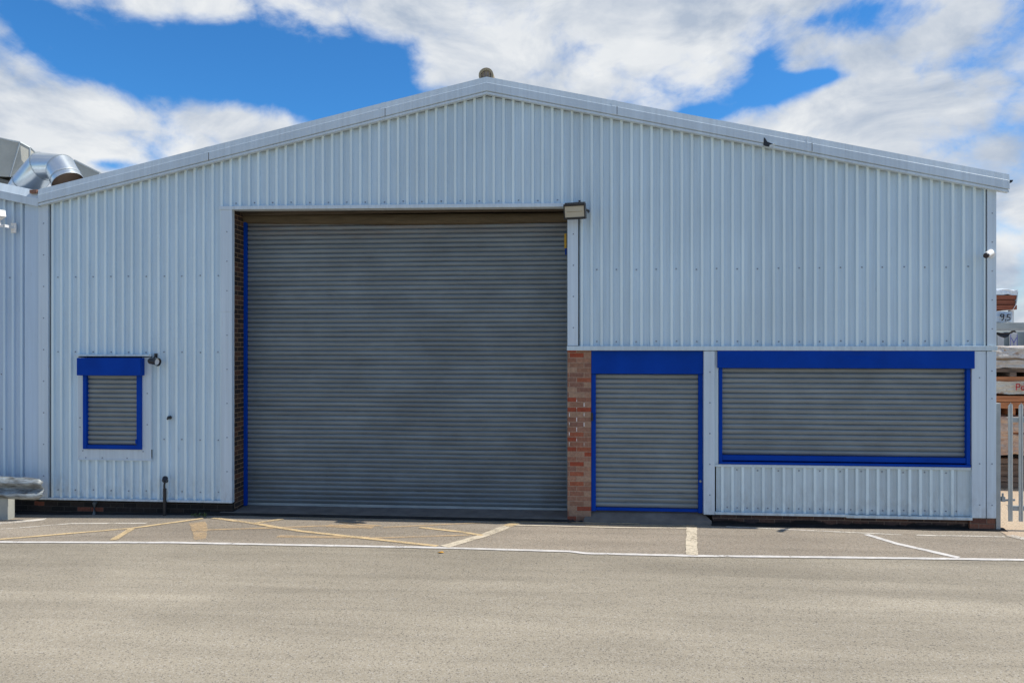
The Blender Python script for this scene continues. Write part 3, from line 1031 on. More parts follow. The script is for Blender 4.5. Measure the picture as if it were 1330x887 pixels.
for d in (.10, .0):
    ra = ring(cp[4] - t * (d + .01), t, .261, Vector((0, -1, 0)), seg); rb = ring(cp[4] - t * (d - .008), t, .261, Vector((0, -1, 0)), seg)
    n0 = len(b.v); b.v += [tuple(v) for v in ra + rb]
    for j in range(seg):
        b.f.append((n0 + j, n0 + (j + 1) % seg, n0 + seg + (j + 1) % seg, n0 + seg + j)); b.m.append(0)
put(b.build('seam_ring', M['galv'], du, 0, True), du)
b = MB()
ra = ring(cp[4], t, .248, Vector((0, -1, 0)), seg); rb = ring(cp[4] - t * .12, t, .244, Vector((0, -1, 0)), seg)
b.v += [tuple(v) for v in ra + rb]
for j in range(seg):
    b.f.append((j, (j + 1) % seg, seg + (j + 1) % seg, seg + j)); b.m.append(0)
b.f.append(tuple(seg + j for j in range(seg))); b.m.append(0)
put(b.build('duct_mouth', M['duct_in'], du), du)


def roof_unit(name, pts_bottom, pts_top, label, parent_mat, base=None):
    o = empty(name, pts_bottom[0], label, 'rooftop unit')
    b = MB()
    n = len(pts_top)
    b.quad(pts_top)
    for i in range(n):
        j = (i + 1) % n
        A, B, C, D = (Vector(v) for v in (pts_bottom[i], pts_bottom[j], pts_top[j], pts_top[i]))
        c = (A + B + C + D) / 4
        nn = (B - A).cross(D - A).normalized()
        c = c + nn * .05                               # pressed cross folds
        for (p, q) in ((A, B), (B, C), (C, D), (D, A)): b.quad([p, q, c])
    put(b.build('housing', M['canvas'], o), o)
    b = MB()                                           # piped edges
    for i in range(n):
        j = (i + 1) % n
        b.tube([pts_top[i], pts_top[j]], .02, 6); b.tube([pts_bottom[i], pts_top[i]], .018, 6)
    put(b.build('edge_trim', M['galv_dull'], o), o)
    if base:
        b = MB()
        b.box(*base)
        put(b.build('base_frame', M['galv_dull'], o, .01), o)
        b = MB()
        b.box(base[0] - .3, base[1] - .25, base[2] - .22, base[3], base[4] - .16, base[4] - .02)
        b.box(base[0] + .1, base[0] + .3, base[2], base[2] + .2, base[4] - .9, base[4] - .16)
        b.box(base[1] - .3, base[1] - .1, base[3] - .3, base[3] - .1, base[4] - 1.1, base[4] - .02)
        b.box(base[0] + .1, base[0] + .3, base[3] - .3, base[3] - .1, base[4] - .9, base[4] - .16)
        put(b.build('timber_bearer', M['wood_d'], o, .01), o)
    return o


roof_unit('rooftop_unit', [(-12.6, 3.1, 6.25), (-10.56, 2.95, 6.10), (-10.21, 3.05, 6.22), (-11.3, 5.0, 6.25), (-12.6, 5.0, 6.25)],
          [(-12.6, 3.1, 7.30), (-10.34, 2.95, 6.80), (-10.20, 3.05, 6.71), (-11.3, 5.0, 6.9), (-12.6, 5.0, 7.22)],
          'large grey tan folded cooler housing on timber bearers at the left edge of the roof', None, (-12.5, -11.4, 3.2, 4.9, 6.06, 6.26))
roof_unit('rooftop_unit', [(-9.75, 3.15, 5.45), (-8.66, 3.05, 5.45), (-9.1, 4.3, 5.45), (-9.75, 4.3, 5.45)],
          [(-9.3, 3.15, 6.46), (-8.70, 3.05, 6.17), (-9.1, 4.3, 6.22), (-9.4, 4.3, 6.4)],
          'smaller grey tan cooler housing peeping up behind the galvanised duct', None, (-9.7, -9.15, 3.2, 4.2, 5.28, 5.45))

# ================================================================== LAMPS AND CAMERAS
fl = empty('floodlight', (1.0, -.05, 4.75), 'black floodlight with a pale glass face at the top right corner of the large shutter', 'floodlight')
b = MB()
tilt = R(12)


def ftr(x, y, z):                                     # frame of the tilted lamp head, facing out and left
    yaw = R(-14)
    yy, zz = y * math.cos(tilt) - z * math.sin(tilt), y * math.sin(tilt) + z * math.cos(tilt)
    xx, y2 = x * math.cos(yaw) - yy * math.sin(yaw), x * math.sin(yaw) + yy * math.cos(yaw)
    return (.965 + xx, -.27 + y2, 4.665 + zz)


def fbox(b, x0, x1, y0, y1, z0, z1, mi=0):
    n = len(b.v); b.box(x0, x1, y0, y1, z0, z1, mi)
    for i in range(n, len(b.v)): b.v[i] = ftr(*b.v[i])


fbox(b, -.165, .165, -.03, .06, -.115, -.082); fbox(b, -.165, .165, -.03, .06, .082, .115)
fbox(b, -.165, -.148, -.03, .06, -.082, .082); fbox(b, .148, .165, -.03, .06, -.082, .082)
fbox(b, -.16, .16, .03, .07, -.09, .09)
for i in range(12): fbox(b, -.15 + i * .0262, -.142 + i * .0262, .0, .10, .11, .135)
put(b.build('lamp_body', M['black'], fl, .003), fl)
b = MB(); fbox(b, -.147, .147, -.022, .0, -.081, .081)
g = put(b.build('lamp_glass', M['lamp_glass'], fl), fl)
b = MB(); fbox(b, -.12, .12, -.0245, -.022, -.004, .003)
put(b.build('lamp_tube', M['vent'], g), g)
b = MB()
b.box(1.02, 1.05, -.07, -.03, 4.62, 4.87); b.box(1.02, 1.05, -.20, -.03, 4.72, 4.75)
b.tube([(1.10, -.24, 4.71), (1.17, -.12, 4.70), (1.17, -.02, 4.70)], .018, 8)
b.tube([(.93, -.10, 4.79), (.86, -.11, 4.76), (.80, -.2, 4.73)], .010, 8)
put(b.build('mount_bracket', M['black'], fl, .002), fl)


def aimed(b, c, d, r, l, mi=0, seg=16, sx=1, caps=True):
    c = Vector(c); d = Vector(d).normalized()
    b.tube([c - d * l / 2, c + d * l / 2], r, seg, mi, caps)


cr_ = empty('security_camera', (6.99, -.05, 3.99), 'white bullet security camera pointing left from the right corner of the warehouse', 'security camera', 'white security cameras on the walls')
dirc = Vector((-.60, -.62, -.30)).normalized()
c0 = Vector((6.87, -.22, 3.98))
b = MB(); b.tube([c0 - dirc * .11, c0 - dirc * .10, c0 + dirc * .08, c0 + dirc * .085], [.03, .042, .042, .04], 18)
put(b.build('housing', M['white_plastic'], cr_, 0, True), cr_)
b = MB(); b.tube([c0 + dirc * .086, c0 + dirc * .112], [.0405, .036], 18)
put(b.build('lens', M['lens'], cr_), cr_)
b = MB(); b.tube([(7.0, -.045, 3.99), (7.0, -.062, 3.99)], .05, 16); b.tube([(7.0, -.06, 3.99), (6.985, -.11, 4.0), tuple(c0 - dirc * .09)], .018, 10)
put(b.build('mount', M['white_plastic'], cr_), cr_)

cl_ = empty('security_camera', (-8.15, -.03, 4.58), 'white boxed security camera under a sun hood on the building at the left edge', 'security camera', 'white security cameras on the walls')
b = MB()


def cbox(b, x0, x1, y0, y1, z0, z1):
    n = len(b.v); b.box(x0, x1, y0, y1, z0, z1)
    for i in range(n, len(b.v)):
        x, y, z = b.v[i]
        a = R(17); ya = R(-25)
        x2, z2 = x * math.cos(a) - z * math.sin(a), x * math.sin(a) + z * math.cos(a)
        x3, y3 = x2 * math.cos(ya) - y * math.sin(ya), x2 * math.sin(ya) + y * math.cos(ya)
        b.v[i] = (-8.26 + x3, -.22 + y3, 4.735 + z2)


cbox(b, -.16, .13, -.05, .05, -.05, .045)
put(b.build('housing', M['white_plastic'], cl_, .008), cl_)
b = MB(); cbox(b, -.21, .11, -.062, .062, .06, .072); cbox(b, -.21, .11, -.062, -.056, .03, .06); cbox(b, -.21, .11, .056, .062, .03, .06)
put(b.build('sun_hood', M['white_plastic'], cl_, .002), cl_)
b = MB(); cbox(b, -.17, -.161, -.035, .035, -.035, .03)
put(b.build('lens', M['lens'], cl_), cl_)
b = MB(); b.box(-8.275, -8.235, -.24, -.20, 4.575, 4.70); b.box(-8.27, -8.15, -.235, -.20, 4.565, 4.60); b.box(-8.165, -8.14, -.235, -.02, 4.56, 4.605); b.box(-8.20, -8.11, -.03, -.015, 4.50, 4.66)
put(b.build('mount', M['white_plastic'], cl_, .003), cl_)

lp = empty('wall_lamp', (-5.70, -.05, 2.42), 'small black wall lamp beside the head of the small shuttered window', 'wall lamp')
dl = Vector((.95, -.27, -.12)).normalized()
c1 = Vector((-5.69, -.15, 2.415))
b = MB(); b.tube([c1 - dl * .10, c1 - dl * .07, c1 + dl * .05, c1 + dl * .09], [.03, .05, .052, .066], 18, 0, False)
b.tube([c1 - dl * .10, c1 - dl * .099], .03, 18)
b.tube([(-5.71, -.04, 2.50), (-5.70, -.12, 2.48), (-5.695, -.14, 2.46)], .012, 8); b.box(-5.735, -5.69, -.06, -.04, 2.47, 2.54)
put(b.build('lamp_shade', M['black'], lp), lp)
b = MB(); b.tube([c1 + dl * .055, c1 + dl * .06], .052, 18)
put(b.build('lamp_glass', M['white_plastic'], lp), lp)

# ================================================================== PIPES ON THE LEFT WALL
pw = empty('waste_pipe', (-5.535, -.07, -.04), 'black pipe rising from the ground below an open elbow outlet on the left wall', 'pipe')
b = MB(); b.tube([(-5.542, -.09, ground(-5.5)), (-5.542, -.09, .395)], .026, 12)
put(b.build('riser', M['black'], pw, 0, False), pw)
b = MB(); b.tube([(-5.545, .0, .50), (-5.545, -.07, .51), (-5.535, -.11, .53), (-5.50, -.15, .565)], [.03, .034, .04, .042], 12)
b.tube([(-5.548, -.09, .395), (-5.55, -.09, .44), (-5.545, -.08, .50)], .016, 8)
put(b.build('outlet_elbow', M['black'], pw, 0, False), pw)
cg = MB(); cg.tube([(-5.50, .0, 1.515), (-5.50, -.05, 1.515), (-5.475, -.07, 1.52)], [.03, .026, .02], 10); cg.tube([(-5.52, -.06, 1.49), (-5.45, -.06, 1.535)], .012, 8)
tag(cg.build('cable_gland', M['black']), 'small black cable gland sticking out of the left wall', 'cable gland')
cd = MB(); cd.tube([(-6.765, -.03, ground(-6.7)), (-6.765, -.03, .12), (-6.765, .05, .15)], .032, 12)
tag(cd.build('conduit', plain('dark_grey_pipe', (.09, .10, .10), .5)), 'short dark grey conduit in front of the tarred plinth', 'conduit')

# ================================================================== CRASH BARRIER
def barrier_mat():
    t = NT('scraped_barrier')
    g = t.noise(t.coord((1.5, 1, 7)), 3.5, 6, .7)
    c = t.mix(t.rng(g, .35, .62, 0, 1), (.10, .098, .09), (.36, .40, .41))
    c = t.mix(t.rng(t.noise(t.coord((2, 1, 6)), 2.1, 5, .7), .60, .72, 0, .7), c, (.13, .085, .06))
    t.bump(g, .5, .02)
    return t.done(c, .5, .35, .4)


cb = empty('crash_barrier', (-8.3, -.5, -.08), 'dented galvanised crash barrier with a rounded end at the left edge', 'crash barrier')
prof = [(0, .0), (-.02, .012), (-.07, .045), (-.082, .075), (-.07, .105), (-.015, .15), (-.002, .175), (-.015, .20), (-.07, .245), (-.082, .275), (-.07, .305), (-.02, .338), (0, .35)]
b = MB()
n = 60
for i in range(n + 1):
    x = -11.5 + i * (4.15) / n
    e = max(0, (x + 7.62) / .27)
    fl_ = 1.25 * (1 - .62 * min(1, e) ** 1.3)                   # the end flattens and rounds off
    sh = 1.0 if e < .55 else math.sqrt(max(.05, 1 - ((e - .55) / .47) ** 2 * .62))
    for (y, z) in prof:
        d = .030 * mnoise.noise(Vector((x * 1.9, z * 4, 1.0))) + (.026) * mnoise.noise(Vector((x * 7, z * 12, 4.0)))
        zz = .262 + .175 + (z - .175) * sh - (.018 * min(1, max(0, (x + 8.3) / .6)))
        if z > .29: zz -= .03 * max(0, mnoise.noise(Vector((x * 3.3, 7, 2)))) * 1.6
        b.v.append((x, -.42 + y * fl_ + d, zz))
k = len(prof)
for i in range(n):
    for j in range(k - 1):
        a = i * k + j
        b.f.append((a, a + k, a + k + 1, a + 1)); b.m.append(0)
rl = put(b.build('rail', barrier_mat(), cb, 0, True, False), cb)
sm = rl.modifiers.new('thick', 'SOLIDIFY'); sm.thickness = .006
for px in (-8.06, -10.4):
    b = MB(); b.box(px - .12, px + .12, -.42, -.27, -.10, .50)
    put(b.build('post', plain('pale_concrete', (.36, .36, .32), .9, 0, .15), cb, .01), cb)

# ================================================================== PALISADE FENCE
fe = empty('palisade_fence', (7.3, .02, 0), 'galvanised palisade gate fence between the warehouse corner and the yard', 'fence')
b = MB(); b.box(7.072, 7.136, -.03, .05, -.02, 1.83)
put(b.build('post', M['galv_dull'], fe, .004), fe)


def pale(x, top):
    b = MB()
    w = .033
    pr = [(-w, .004), (-w + .012, -.012), (-.008, -.014), (0, -.004), (.008, -.014), (w - .012, -.012), (w, .004)]
    n0 = len(b.v)
    for z in (.122, top - .05):
        b.v += [(x + p, -.04 + q, z) for p, q in pr]
    tips = [top - .05, top - .02, top - .03, top, top - .03, top - .02, top - .05]
    b.v += [(x + p * .9, -.04 + q, z) for (p, q), z in zip(pr, tips)]
    for i in range(2):
        for j in range(6):
            a = n0 + i * 7 + j
            b.f.append((a, a + 1, a + 8, a + 7)); b.m.append(0)
    o = put(b.build('pale', M['galv'], fe, 0, False, False), fe)
    s = o.modifiers.new('thick', 'SOLIDIFY'); s.thickness = .004
    return o


for i in range(5): pale(7.266 + i * .145, 1.845)
b = MB(); b.box(7.235, 8.2, -.030, -.024, 1.555, 1.625); b.box(7.235, 8.2, -.024, .02, 1.619, 1.625)
put(b.build('rail', M['galv_dull'], fe, .002), fe)
b = MB(); b.box(7.235, 8.2, -.030, -.024, .272, .342); b.box(7.235, 8.2, -.024, .02, .336, .342)
put(b.build('rail', M['galv_dull'], fe, .002), fe)
b = MB(); b.tube([(7.13, .0, .415), (7.34, -.01, .425)], .016, 8); b.box(7.155, 7.20, -.03, .02, .40, .47); b.tube([(7.175, -.005, .46), (7.175, -.005, .52)], .014, 8)
put(b.build('gate_latch', M['galv_dull'], fe), fe)

# ================================================================== TIMBER YARD
def pack(name, x0, x1, y0, y1, z0, z1, layers, mat, label, cat='timber pack', group='stacked timber packs in the yard', jag=.05, parts=()):
    """a pack of boards: every layer its own course of planks, ends uneven"""
    o = empty(name, ((x0 + x1) / 2, y0, z0), label, cat, group)
    b = MB()
    h = (z1 - z0) / layers
    for l in range(layers):
        ny = 7
        for j in range(ny):
            ya = y0 + (y1 - y0) * j / ny; yb = y0 + (y1 - y0) * (j + 1) / ny - .012
            dj = random.uniform(-jag, jag) if j == 0 else 0
            b.box(x0 + random.uniform(-jag, jag), x1 + random.uniform(-jag, jag), ya + dj * .4, yb, z0 + l * h + .003, z0 + (l + 1) * h - .006)
    put(b.build('boards', mat, o, .004), o)
    return o


def wrapper(o, x0, x1, y0, y1, z0, z1, mat, amp=.03, name='wrapping', seed=0, fr=3):
    """crumpled sheet round a pack"""
    b = bmesh.new()
    bmesh.ops.create_cube(b, size=1)
    bmesh.ops.subdivide_edges(b, edges=b.edges[:], cuts=18, use_grid_fill=True)
    for v in b.verts:
        p = Vector((x0 + (v.co.x + .5) * (x1 - x0), y0 + (v.co.y + .5) * (y1 - y0), z0 + (v.co.z + .5) * (z1 - z0)))
        q = Vector((p.x * fr, p.y * fr, p.z * fr * 2.2 + seed))
        d = Vector((mnoise.noise(q), mnoise.noise(q + Vector((9, 3, 1))), mnoise.noise(q + Vector((2, 8, 5)))))
        d += .6 * Vector((mnoise.noise(q * 3), mnoise.noise(q * 3 + Vector((9, 3, 1))), mnoise.noise(q * 3 + Vector((2, 8, 5)))))
        v.co = p + d * amp
    me = bpy.data.meshes.new(name); b.to_mesh(me); b.free()
    me.materials.append(mat)
    w = bpy.data.objects.new(name, me); col.objects.link(w); w.parent = o
    return put(w, o)


def letter(b, strokes, ox, oz, y, s, w):
    """brush strokes standing 4 mm off a wrapped face"""
    for st in strokes:
        for (ax, az), (cx, cz) in zip(st, st[1:]):
            a = Vector((ox + ax * s, oz + az * s)); c = Vector((ox + cx * s, oz + cz * s))
            t = (c - a).normalized(); nn = Vector((-t.y, t.x)) * w / 2
            a -= t * w * .3; c += t * w * .3
            b.quad([(a.x + nn.x, y, a.y + nn.y), (a.x - nn.x, y, a.y - nn.y), (c.x - nn.x, y, c.y - nn.y), (c.x + nn.x, y, c.y + nn.y)])


Y0 = 3.25
pack('timber_pack', 7.7, 11.2, Y0 + .15, 5.4, -.016, .55, 5, M['wood_a'], 'lowest pile of weathered dark brown boards behind the palisade fence')
o = pack('timber_pack', 7.7, 11.0, Y0 + .03, 5.3, .66, 1.30, 6, M['wood_b'], 'torn brown wrapped timber pack seen behind the fence pales, above the dark gap')
wrapper(o, 7.65, 11.05, Y0 - .02, 5.34, .64, 1.03, M['wrap_a'], .04, seed=3)
wrapper(o, 7.65, 11.05, Y0 - .04, 5.34, 1.06, 1.36, M['wrap_a'], .045, seed=14)
for x in (8.2, 9.2, 10.4): boxp('bearer', x, x + .10, Y0 + .25, 5.2, .552, .655, M['tar'], o, .004)
o = pack('timber_pack', 7.6, 11.4, Y0 - .05, 5.3, 1.50, 1.735, 2, M['wood_b'], 'bright orange timber pack just above the tops of the fence pales')
for x in (8.3, 8.62, 8.98, 9.25, 9.6, 10.6): boxp('bearer', x, x + .10, Y0 - .02, 5.2, 1.375, 1.495, M['wood_b'], o, .004)
o = pack('timber_pack', 7.6, 11.4, Y0, 5.3, 1.76, 2.09, 3, M['wood_b'], 'cream wrapped timber pack printed in red, lying on the orange pack')
wrapper(o, 7.5, 11.5, Y0 - .03, 5.34, 1.76, 1.99, M['wrap_b'], .03, seed=5)
L = {'P': [[(0, 0), (0, 1), (.5, 1), (.6, .75), (.5, .5), (0, .5)]],
     'o': [[(.1, 0), (0, .3), (.1, .6), (.45, .6), (.55, .3), (.45, 0), (.1, 0)]],
     'l': [[(0, 0), (0, 1)]], 'i': [[(0, 0), (0, .6)], [(0, .78), (0, .86)]]}
b = MB()
xx = 9.06
for ch, adv in (('P', .085), ('o', .08), ('l', .036), ('l', .04), ('i', .04)):
    letter(b, L[ch], xx, 1.845, Y0 - .085, .105, .02); xx += adv
put(b.build('red_print', M['red_ink'], o), o)
o = pack('timber_pack', 7.6, 11.2, Y0, 5.3, 2.27, 2.60, 3, M['wood_d'], 'grey paper wrapped timber pack resting on dark bearers at the middle of the stack')
wrapper(o, 7.5, 11.25, Y0 - .03, 5.34, 2.42, 2.63, M['wrap_c'], .035, seed=21)
wrapper(o, 7.5, 11.25, Y0 - .02, 5.34, 2.235, 2.40, M['wrap_c'], .035, seed=31)
boxp('bearer', 7.6, 11.2, Y0 + .05, Y0 + .17, 2.165, 2.23, M['wood_a'], o, .004)
for x in (8.05, 9.0, 9.35, 10.4): boxp('bearer', x, x + .11, Y0, 5.2, 2.085, 2.165, M['wood_a'], o, .004)

rk = empty('storage_rack', (9.5, 5.5, 0), 'grey steel cantilever rack carrying the upper timber packs', 'storage rack')
for x in (9.055, 11.6):
    boxp('column', x, x + .10, 5.42, 5.60, -.016, 3.75, M['far_steel'], rk, .006)
for y in (Y0 - .02, 5.3): boxp('beam', 7.5, 11.8, y, y + .12, 2.962, 3.09, M['galv_dull'], rk, .006)
for x in (9.055, 11.6): boxp('arm', x + .01, x + .09, Y0 + .10, 5.3, 2.975, 3.075, M['far_steel'], rk, .004)
for x in (9.06, 7.9): boxp('stop_post', x, x + .07, Y0 + .12, Y0 + .2, 3.09, 3.32, M['white_plastic'], rk, .004)

o = pack('timber_pack', 7.5, 8.98, Y0 + .02, 5.2, 3.095, 3.28, 2, M['wood_d'], 'blue grey film wrapped timber pack marked in black on the steel beam')
wrapper(o, 7.45, 9.02, Y0 - .01, 5.25, 3.10, 3.30, M['wrap_d'], .018, seed=40)
b = MB()
letter(b, [[(.5, .9), (.1, .95), (0, .7), (.2, .55), (.5, .65), (.5, .9), (.45, .3), (.2, 0)]], 8.80, 3.125, Y0 - .045, .125, .018)
letter(b, [[(.1, .15), (.0, -.1)]], 8.885, 3.13, Y0 - .045, .125, .016)
letter(b, [[(.55, 1), (.1, 1), (.05, .6), (.45, .55), (.5, .2), (.0, .05)]], 8.915, 3.12, Y0 - .045, .115, .018)
put(b.build('black_marking', M['black_ink'], o), o)
o = pack('timber_pack', 7.4, 9.10, Y0, 5.2, 3.325, 3.60, 3, M['wood_c'], 'topmost red brown timber pack under crumpled clear film', jag=.03)
wrapper(o, 7.4, 9.13, Y0 - .01, 5.22, 3.605, 3.70, M['film'], .03, 'film_cover', 55, 4)
b = MB()
fpts = [(9.13, Y0 - .02, 3.66), (9.16, Y0 + .3, 3.66), (9.15, Y0 + .4, 3.40), (9.12, Y0 + .05, 3.36), (9.04, Y0 - .02, 3.33), (9.10, Y0 - .03, 3.45)]
b.quad(fpts)
w = put(b.build('film_flap', M['film'], o), o); s = w.modifiers.new('thick', 'SOLIDIFY'); s.thickness = .006

b = MB()                                              # torn black sheet under the beam
pts = [(7.6, 2.93), (8.70, 2.915), (8.86, 2.90), (8.98, 2.90), (9.06, 2.935), (9.10, 2.945), (9.135, 2.90), (9.08, 2.905), (9.0, 2.875), (8.95, 2.82), (8.90, 2.80), (8.84, 2.83), (8.78, 2.87), (8.72, 2.875), (7.6, 2.88)]
f0 = [(x, Y0 + .02 + .03 * math.sin(x * 23), z) for x, z in pts]
b.quad(f0)
o = b.build('plastic_sheet', M['black'])
s = o.modifiers.new('thick', 'SOLIDIFY'); s.thickness = .02
tag(o, 'torn black plastic sheet hanging under the grey rack beam', 'plastic sheet')

up = empty('panel_pack', (9.2, 6.4, 0), 'upright white and grey panels standing behind the timber stack, one strapped in violet', 'panel pack')
b = MB()
b.box(7.9, 13.2, 6.5, 6.56, -.016, 2.97)
put(b.build('backing_panel', M['far_steel'], up), up)
for (xa, xb) in ((10.416, 10.548), (10.68, 10.83), (11.05, 11.22)): boxp('white_panel', xa, xb, 6.44, 6.495, -.016, 2.95, M['white_plastic'], up, .006)
b = MB()
letter(b, [[(0, 1), (.5, 0), (1, 1)], [(.5, 0), (.5, -.5)]], 10.70, 2.72, 6.432, .11, .014)
letter(b, [[(0, 0), (0, 1)]], 10.685, 2.45, 6.432, .45, .012); letter(b, [[(0, 0), (0, 1)]], 10.825, 2.45, 6.432, .45, .012)
put(b.build('strap', M['blue_ink'], up), up)

# ================================================================== SMALL THINGS ON THE GROUND
wd = MB()
for i in range(26):
    a = random.uniform(0, 6.28); l = random.uniform(.04, .10)
    x, y = -4.92 + random.uniform(-.10, .12), -.20 + random.uniform(-.03, .03)
    z = ground(x)
    dx, dy = math.cos(a) * l * .7, math.sin(a) * l * .4
    wd.quad([(x, y, z), (x + dx * .5 - dy * .25, y + dy * .5 + dx * .15, z + l * .55), (x + dx, y + dy, z + l * .8), (x + dx * .5 + dy * .25, y + dy * .5 - dx * .15, z + l * .5)])
tag(wd.build('weed', M['weed'], None, 0, False, False), 'small green weed at the wall foot left of the ramp', 'weed')
lf = MB()
lf.quad([(-.80, -1.92, -.018), (-.76, -1.95, -.008), (-.71, -1.93, -.014), (-.74, -1.90, -.004), (-.77, -1.895, -.010)])
o = lf.build('dry_leaf', M['leaf'], None, 0, False, False)
s = o.modifiers.new('thick', 'SOLIDIFY'); s.thickness = .002
tag(o, 'single dry orange leaf lying on the asphalt in front of the white line', 'leaf')

# ================================================================== SKY AND SUN
SUN_EL, SUN_BACK = 54.0, 1.8                            # sun high on the right, a little behind the facade
sd_ = Vector((math.cos(R(SUN_EL)) * math.cos(R(SUN_BACK)), math.cos(R(SUN_EL)) * math.sin(R(SUN_BACK)), math.sin(R(SUN_EL))))
L_ = bpy.data.lights.new('sun', 'SUN'); L_.energy = 4.8; L_.angle = R(.53); L_.color = (1, .955, .88)
so = bpy.data.objects.new('sun', L_); col.objects.link(so)
so.location = sd_ * 60
so.rotation_euler = (-sd_).to_track_quat('-Z', 'Y').to_euler()

w = bpy.data.worlds.new('World'); scene.world = w; w.use_nodes = True
T = w.node_tree
for n_ in list(T.nodes): T.nodes.remove(n_)


class WT(NT):
    def __init__(s): s.t = T


W = WT()
outp = W.n('ShaderNodeOutputWorld'); bg = W.n('ShaderNodeBackground')
SKY = .10
bg.inputs['Strength'].default_value = SKY
W.l(bg.outputs[0], outp.inputs['Surface'])
sk = W.n('ShaderNodeTexSky', sky_type='NISHITA')
sk.sun_disc = False; sk.sun_elevation = R(SUN_EL); sk.sun_rotation = R(90 - SUN_BACK)
sk.air_density = 1.0; sk.dust_density = .2; sk.ozone_density = 2.5; sk.altitude = 300
tc = W.n('ShaderNodeTexCoord')
d3 = tc.outputs['Generated']
xyz = W.sep(d3)
az = W.math('ARCTAN2', xyz[0], xyz[1])
hyp = W.math('SQRT', W.math('ADD', W.math('MULTIPLY', xyz[0], xyz[0]), W.math('MULTIPLY', xyz[1], xyz[1])))
el = W.math('DIVIDE', xyz[2], W.math('MAXIMUM', hyp, .05))
p2 = W.comb(az, el, 0)                                  # azimuth and slope of the view of the sky
BLOBS = [  # azimuth deg, slope, radius az (rad), radius slope, weight: gaps (-) and banks (+) in the cloud cover
    (-37.91, 0.3605, 0.0424, 0.0252, -0.95),
    (-34.12, 0.3296, 0.0459, 0.0210, -0.75),
    (-30.02, 0.3328, 0.0904, 0.0326, -1.05),
    (-23.61, 0.3433, 0.1079, 0.0455, -1.15),
    (-18.31, 0.3281, 0.0900, 0.0535, -1.15),
    (-14.46, 0.3473, 0.0438, 0.0395, -0.60),
    (9.22, 0.2917, 0.0376, 0.0116, -0.70),
    (11.61, 0.3055, 0.0459, 0.0192, -0.85),
    (14.20, 0.3162, 0.0401, 0.0208, -0.85),
    (16.96, 0.3216, 0.0223, 0.0083, -0.60),
    (15.47, 0.3361, 0.0228, 0.0084, 0.50),
    (13.02, 0.3469, 0.0163, 0.0152, -0.50),
    (8.41, 0.2888, 0.0246, 0.0078, -0.50),
    (17.45, 0.3925, 0.0256, 0.0111, -0.40),
    (16.22, 0.3885, 0.0156, 0.0084, -0.35),
    (19.38, 0.2885, 0.0497, 0.0182, 0.40),
    (-32.79, 0.2063, 0.0314, 0.0080, -0.90),
    (-36.26, 0.2541, 0.0805, 0.0530, 0.60),
    (-26.14, 0.2632, 0.0958, 0.0336, 0.65),
    (-28.59, 0.4026, 0.1261, 0.0202, 0.35),
    (-3.08, 0.3968, 0.1498, 0.0800, 0.35),
    (22.16, 0.2285, 0.1186, 0.0711, 0.45),
    (20.79, 0.3302, 0.0648, 0.0324, 0.20),
    (5.40, 0.4002, 0.1064, 0.0492, 0.30),
]
acc = None
for (a, e, ra, re_, wt) in BLOBS:
    sb = W.n('ShaderNodeVectorMath', operation='SUBTRACT'); W.l(p2, sb.inputs[0]); sb.inputs[1].default_value = (R(a), e, 0)
    mu = W.n('ShaderNodeVectorMath', operation='MULTIPLY'); W.l(sb.outputs[0], mu.inputs[0]); mu.inputs[1].default_value = (1 / ra, 1 / re_, 0)
    dt = W.n('ShaderNodeVectorMath', operation='DOT_PRODUCT'); W.l(mu.outputs[0], dt.inputs[0]); W.l(mu.outputs[0], dt.inputs[1])
    g = W.math('MULTIPLY', W.math('EXPONENT', W.math('MULTIPLY', dt.outputs['Value'], -1)), wt)
    acc = g if acc is None else W.math('ADD', acc, g)
mp = W.n('ShaderNodeMapping'); W.l(d3, mp.inputs['Vector']); mp.inputs['Scale'].default_value = (1, 1, 1.5)
nv3 = mp.outputs['Vector']
n1 = W.noise(nv3, 5.5, 9, .6, .5)
n2 = W.noise(nv3, 17, 9, .62, .35)
wob = W.n('ShaderNodeTexNoise'); wob.inputs['Scale'].default_value = 9; wob.inputs['Detail'].default_value = 4
W.l(nv3, wob.inputs['Vector'])
wv = W.n('ShaderNodeVectorMath', operation='MULTIPLY_ADD'); W.l(wob.outputs['Color'], wv.inputs[0]); wv.inputs[1].default_value = (.11, .11, .11); W.l(nv3, wv.inputs[2])
vo = W.n('ShaderNodeTexVoronoi', feature='F1'); vo.inputs['Scale'].default_value = 13
W.l(wv.outputs[0], vo.inputs['Vector'])
puff = W.math('SUBTRACT', .45, vo.outputs['Distance'])
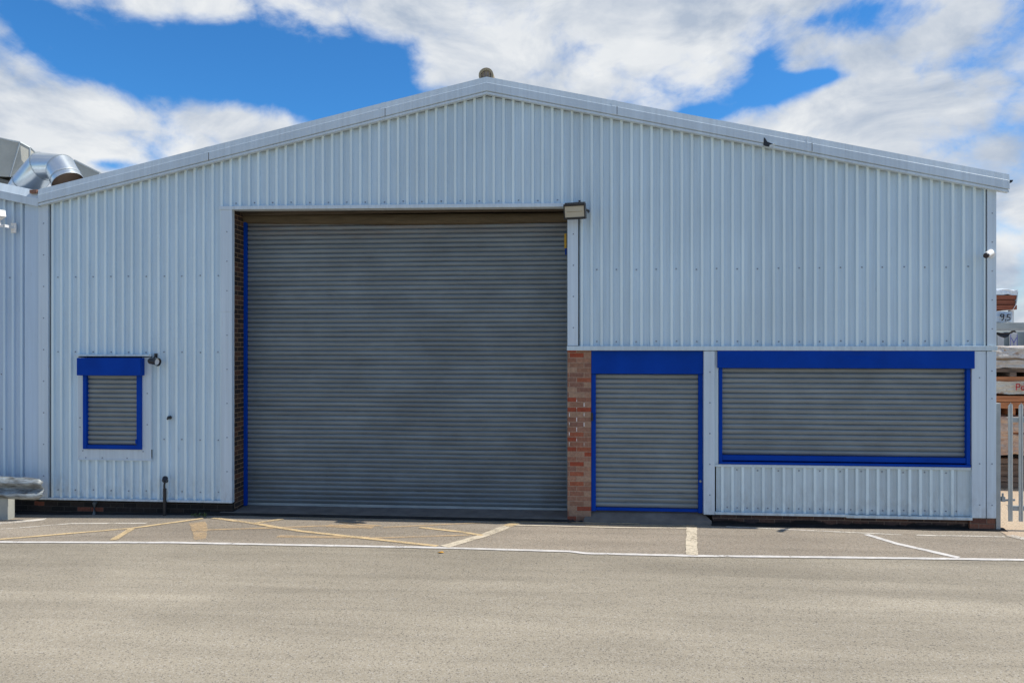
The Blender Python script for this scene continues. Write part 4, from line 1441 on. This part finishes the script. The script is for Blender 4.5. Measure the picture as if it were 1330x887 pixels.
acc = W.math('ADD', acc, W.math('MULTIPLY', puff, .95))
fld = W.math('ADD', acc, W.math('MULTIPLY', W.math('SUBTRACT', n1, .5), 2.1))
fld = W.math('ADD', fld, W.math('MULTIPLY', W.math('SUBTRACT', n2, .5), 1.15))
front = W.rng(W.math('ABSOLUTE', W.math('ADD', az, .09)), .7, 1.5, .50, .16)
fld = W.math('ADD', fld, front)
cov = W.n('ShaderNodeMapRange', interpolation_type='SMOOTHSTEP'); W.l(fld, cov.inputs['Value'])
cov.inputs['From Min'].default_value = -.18; cov.inputs['From Max'].default_value = .70
thick = W.rng(fld, .15, 1.25, 0, 1)
mp2 = W.n('ShaderNodeMapping'); W.l(d3, mp2.inputs['Vector']); mp2.inputs['Scale'].default_value = (1, 1, 1.9); mp2.inputs['Location'].default_value = (.3, .1, .06)
n3 = W.noise(mp2.outputs['Vector'], 6.0, 8, .58, .4)
lit = W.math('ADD', W.math('ADD', W.rng(n3, .36, .63, .05, 1.1), W.math('MULTIPLY', puff, .5)), W.math('MULTIPLY', thick, -.34), True)
ccol = W.mix(lit, (4.1, 4.8, 5.9), (7.9, 8.1, 8.25))
tint = W.mix(W.rng(el, .03, .24, 0, 1), (.85, 1.0, 1.12), (.36, .95, 1.44))
skc = W.mix(1.0, sk.outputs[0], tint, 'MULTIPLY')
fin = W.mix(cov.outputs['Result'], skc, ccol)
W.l(fin, bg.inputs['Color'])

# ================================================================== CAMERA
cam = bpy.data.cameras.new('camera')
co = bpy.data.objects.new('camera', cam); col.objects.link(co)
co.location = (1.051, -11.809, 2.688)
co.rotation_euler = (R(90), 0, R(5.086))
cam.sensor_width = 36; cam.lens = 27.07; cam.shift_y = .0026
cam.clip_start = .05; cam.clip_end = 2000
scene.camera = co
scene.view_settings.view_transform = 'Standard'
scene.view_settings.look = 'None'
scene.view_settings.gamma = 1
scene.view_settings.exposure = .12
scene.view_settings.use_curve_mapping = False
scene.cycles.max_bounces = 6
scene.cycles.use_denoising = True
